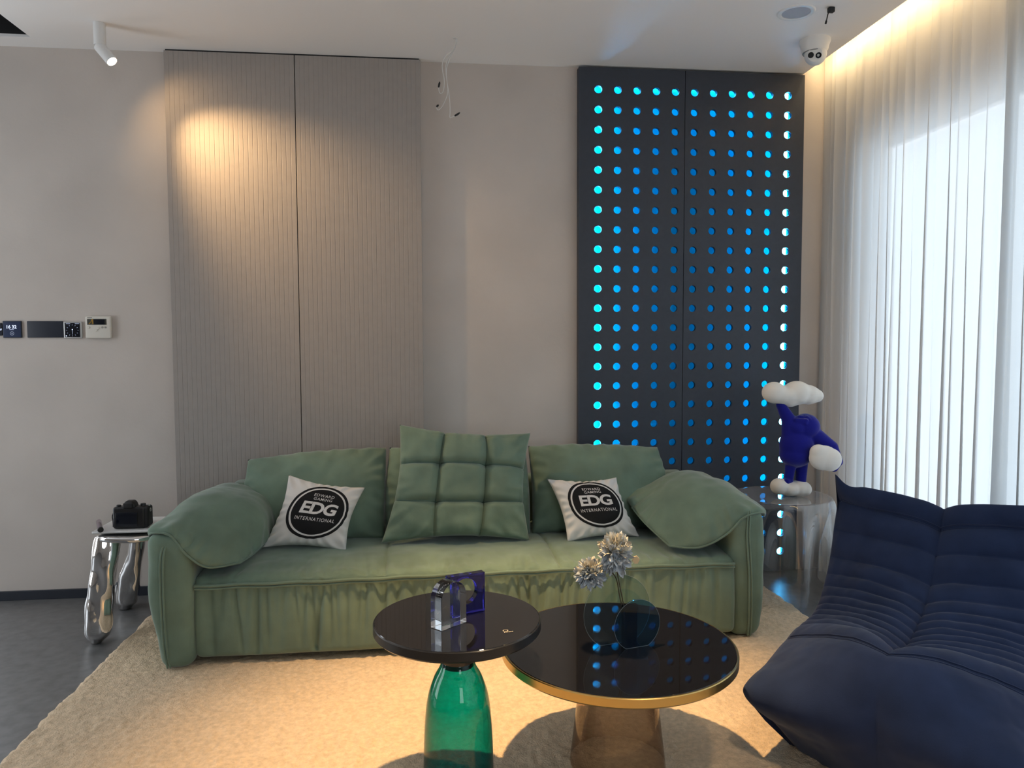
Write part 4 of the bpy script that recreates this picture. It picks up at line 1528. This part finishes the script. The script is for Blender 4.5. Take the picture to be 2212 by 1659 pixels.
# clock thermostat
ct = thing('clock_display', 'square wall display with clock dial in a silver frame', 'display', (-2.55, yw_, 1.267))
plate('frame', M_silver, -2.5925, -2.510, 1.265, 1.344, 0.010, ct)
plate('screen', M_screen, -2.586, -2.518, 1.271, 1.339, 0.0014, ct, 0.001, yw_ - .0095)
ys = yw_ - .0113
for k in range(12):
    t = 2 * math.pi * k / 12
    c, s = math.cos(t), math.sin(t)
    MB().add([(-2.552 + r * c - q * s, ys, 1.303 + r * s + q * c) for r, q in ((0.0235, -.0007), (0.028, -.0007), (0.028, .0007), (0.0235, .0007))], [(0, 1, 2, 3)]).build('dial_tick', M_ui_dim, ct)
MB().add([(-2.553, ys, 1.307), (-2.551, ys, 1.307), (-2.5513, ys, 1.283), (-2.5527, ys, 1.283)], [(0, 1, 2, 3)]).build('clock_hand', M_ui_dim, ct)
v, f = ring_geo(-2.552, 1.307, ys - .0002, 0.0001, 0.0026, 16)
link('hand_hub', v, f, M_ui, ct, False)
v, f = ring_geo(-2.580, 1.2765, ys, 0.0001, 0.003, 16)
link('status_dot', v, f, M_ui, ct, False)
for x_ in (-2.580, -2.540):
    MB().box((x_, ys, 1.3335), (x_ + .019, ys + .0003, 1.3355)).build('status_line', M_ui_dim, ct)
# air conditioner controller
th = thing('thermostat', 'white wall thermostat with grey display beside the taupe panel', 'thermostat', (-2.43, yw_, 1.264))
plate('body', M_white_pl, -2.490, -2.374, 1.264, 1.370, 0.020, th, 0.006)
ys = yw_ - .0202
plate('display', M_lcd, -2.480, -2.392, 1.329, 1.357, 0.0014, th, 0.001, ys + .0006)
plate('display_glass', M_screen, -2.450, -2.400, 1.331, 1.355, 0.001, th, 0.0004, ys - .0006)
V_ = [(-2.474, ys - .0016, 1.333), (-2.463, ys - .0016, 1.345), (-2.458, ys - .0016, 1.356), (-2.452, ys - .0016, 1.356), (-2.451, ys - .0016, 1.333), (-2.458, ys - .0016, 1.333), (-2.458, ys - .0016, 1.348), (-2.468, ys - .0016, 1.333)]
link('painted_lamp_glint', V_, [(0, 1, 2, 7), (2, 3, 6, 7), (3, 4, 5, 6)], M_gold, th, False)  # gold patch paints the lamp's reflection on the display
for (x_, z_, r) in ((-2.474, 1.317, 0.006), (-2.412, 1.317, 0.0045), (-2.398, 1.317, 0.0045), (-2.440, 1.303, 0.006), (-2.430, 1.312, 0.005)):
    M_ = Matrix.Translation((x_, ys + .0005, z_)) @ Matrix.Rotation(math.pi / 2, 4, 'X')
    lathe('button', mat('grey_button', (0.30, 0.28, 0.25), 0.5) if r < 0.0046 else M_white_pl, [(r, 0), (r, 0.0022), (r - .001, 0.003)], 20, (0, 0, 0), False, True, th, tf=M_)
MB().box((-2.479, ys - .0005, 1.3610), (-2.457, ys - .0001, 1.3640)).build('maker_line', mat('grey_lettering', (0.16, 0.15, 0.14), 0.6), th)

# ------------------------------------------------------------------ ceiling fittings
sp = thing('ceiling_spotlight', 'white tubular ceiling spotlight tilted towards the taupe panels', 'spotlight', (-2.262, -0.262, H - 0.001))
lathe('mount', M_white, [(0.0245, 0), (0.0245, -0.092), (0.0235, -0.094), (0.018, -0.094), (0.018, -0.085), (0.0005, -0.085)], 40, (-2.262, -0.262, H), False, False, sp)
lathe('knuckle', M_black, [(0.0005, -0.084), (0.010, -0.088), (0.011, -0.100), (0.0005, -0.110)], 20, (-2.262, -0.262, H), False, False, sp)
h0 = Vector((-2.268, -0.262, H - 0.094))
ax_ = Vector((0.55, -0.18, -0.66)).normalized()
h1 = h0 + ax_ * 0.098
Mh, Lh = axis_frame(h0, h1)
lathe('lamp_head', M_white, [(0.0005, 0.0), (0.017, 0.0), (0.0235, 0.006), (0.0238, Lh), (0.0215, Lh), (0.0205, Lh - .008), (0.0005, Lh - .008)], 40, (0, 0, 0), False, False, sp, tf=Mh)
lathe('lens', M_lens_glow, [(0.0005, Lh - .0055), (0.0200, Lh - .0055)], 32, (0, 0, 0), False, False, sp, tf=Mh)

# hanging cables
hc = thing('hanging_cables', 'three thin white cables with black plugs dangling from the ceiling', 'cable', (-0.724, -0.261, H - 0.001))

def cable(pts, plug):
    pts = [(p[0], -0.261 + 0.006 * math.sin(i * 1.7 + pts[3][0] * 50), p[1]) for i, p in enumerate(pts)]
    MB().tube(spline(pts, 60), 0.0017, 7).build('cable', M_cable, hc, True)
    p = [np.array((q[0], pts[-1][1], q[1])) for q in plug]
    L = spline(p, 10)
    MB().tube(L, [0.002, 0.004, 0.0046, 0.0042, 0.0046, 0.0044, 0.0048, 0.004, 0.003, 0.0016], 8).build('plug', M_black, hc, True)


cable([(-0.7200, 2.622), (-0.7246, 2.594), (-0.7385, 2.570), (-0.7661, 2.542), (-0.7799, 2.524), (-0.7853, 2.500), (-0.7834, 2.470), (-0.7776, 2.440), (-0.7773, 2.410), (-0.7827, 2.383), (-0.7934, 2.372), (-0.8001, 2.380), (-0.8023, 2.400)],
      [(-0.8028, 2.402), (-0.8000, 2.415), (-0.7969, 2.428)])
cable([(-0.7220, 2.622), (-0.7292, 2.582), (-0.7539, 2.540), (-0.7679, 2.503), (-0.7683, 2.4645), (-0.7626, 2.417), (-0.7613, 2.387), (-0.7677, 2.354), (-0.7863, 2.317), (-0.8047, 2.301), (-0.8123, 2.306), (-0.8138, 2.311)],
      [(-0.8138, 2.311), (-0.809, 2.316), (-0.8040, 2.322)])
cable([(-0.7180, 2.622), (-0.7231, 2.588), (-0.7417, 2.549), (-0.7603, 2.5035), (-0.7667, 2.4735), (-0.7640, 2.429), (-0.7583, 2.387), (-0.7526, 2.339), (-0.7514, 2.294), (-0.7518, 2.268), (-0.7440, 2.267), (-0.7317, 2.273)],
      [(-0.7317, 2.2735), (-0.719, 2.281), (-0.7065, 2.290)])
lathe('ceiling_grommet', M_cable, [(0.0005, -0.003), (0.010, -0.003), (0.012, 0.0)], 24, (-0.724, -0.261, H), False, False, hc)

# ceiling speaker
spk = thing('ceiling_speaker', 'round white flush speaker in the ceiling near the dome camera', 'speaker', (0.694, -0.672, H - .001))
lathe('bezel', M_white, [(0.058, 0.0), (0.058, -0.004), (0.062, -0.006), (0.074, -0.005), (0.078, 0.0)], 64, (0.694, -0.672, H), False, False, spk)
lathe('grille', mat('grille_cloth', (0.42, 0.43, 0.47), 0.7, bump=0.3, bscale=900), [(0.0005, -0.004), (0.04, -0.0038), (0.0585, -0.002)], 64, (0.694, -0.672, H), False, False, spk)

# small black clip with cable end
hk = thing('cable_end', 'short black cable end with clip poking from the ceiling', 'cable', (0.812, -0.73, H - .001))
rbox('clip', M_black, (0.803, -0.742, H - 0.022), (0.829, -0.722, H - 0.001), 0.004, (3, 3, 3), None, hk)
MB().tube(spline([(0.810, -0.732, H - .012), (0.801, -0.735, H - .03), (0.795, -0.736, H - .055), (0.792, -0.736, H - .066)], 16), 0.0025, 7).build('wire', M_black, hk, True)
MB().tube([(0.794, -0.736, H - .058), (0.791, -0.736, H - .070)], 0.0042, 8).build('wire_tip', M_black, hk, True)

# dome camera
dc = thing('dome_camera', 'white two-eyed dome security camera on the ceiling corner', 'camera', (0.925, -0.40, H - .001))
dcc = (0.925, -0.400, H)
lathe('base', M_white, [(0.068, 0.0), (0.068, -0.012), (0.065, -0.020), (0.063, -0.024), (0.060, -0.040), (0.054, -0.055), (0.049, -0.058), (0.0005, -0.058)], 64, dcc, False, False, dc)
bc = Vector((0.925, -0.408, H - 0.066))
look = Vector((-0.50, -0.80, -0.30)).normalized()
Mq = look.to_track_quat('Z', 'Y').to_matrix().to_4x4()
Mq.translation = bc
RB = 0.049
prf = [(RB * math.sin(t), -RB * math.cos(t)) for t in np.linspace(0.01, math.pi - 0.72, 22)] + [(0.031, 0.0385), (0.0005, 0.0395)]
lathe('eyeball', M_white, prf, 48, (0, 0, 0), False, False, dc, tf=Mq)
lx = look.cross(Vector((0, 0, 1))).normalized()
lx = (Matrix.Rotation(math.radians(-10), 3, look) @ lx).normalized()
ly = lx.cross(look).normalized()
for sgn, nm, mm in ((1, 'infrared_eye', M_black), (-1, 'lens_eye', M_screen)):
    c0 = bc + look * 0.0385 + lx * 0.0165 * sgn - ly * 0.004
    rod(nm, mm, c0, c0 + look * 0.0035, 0.0128, dc, bev=0.1)
    if sgn < 0:
        rod('lens_glint', M_silver, c0 + look * 0.0032 + lx * 0.001, c0 + look * 0.0042 + lx * 0.001, 0.0058, dc, bev=0.1)
lathe('seam_collar', mat('grey_seam', (0.25, 0.25, 0.25), 0.6), [(0.0535, -0.0555), (0.0530, -0.0585), (0.0500, -0.0595)], 48, dcc, False, False, dc)
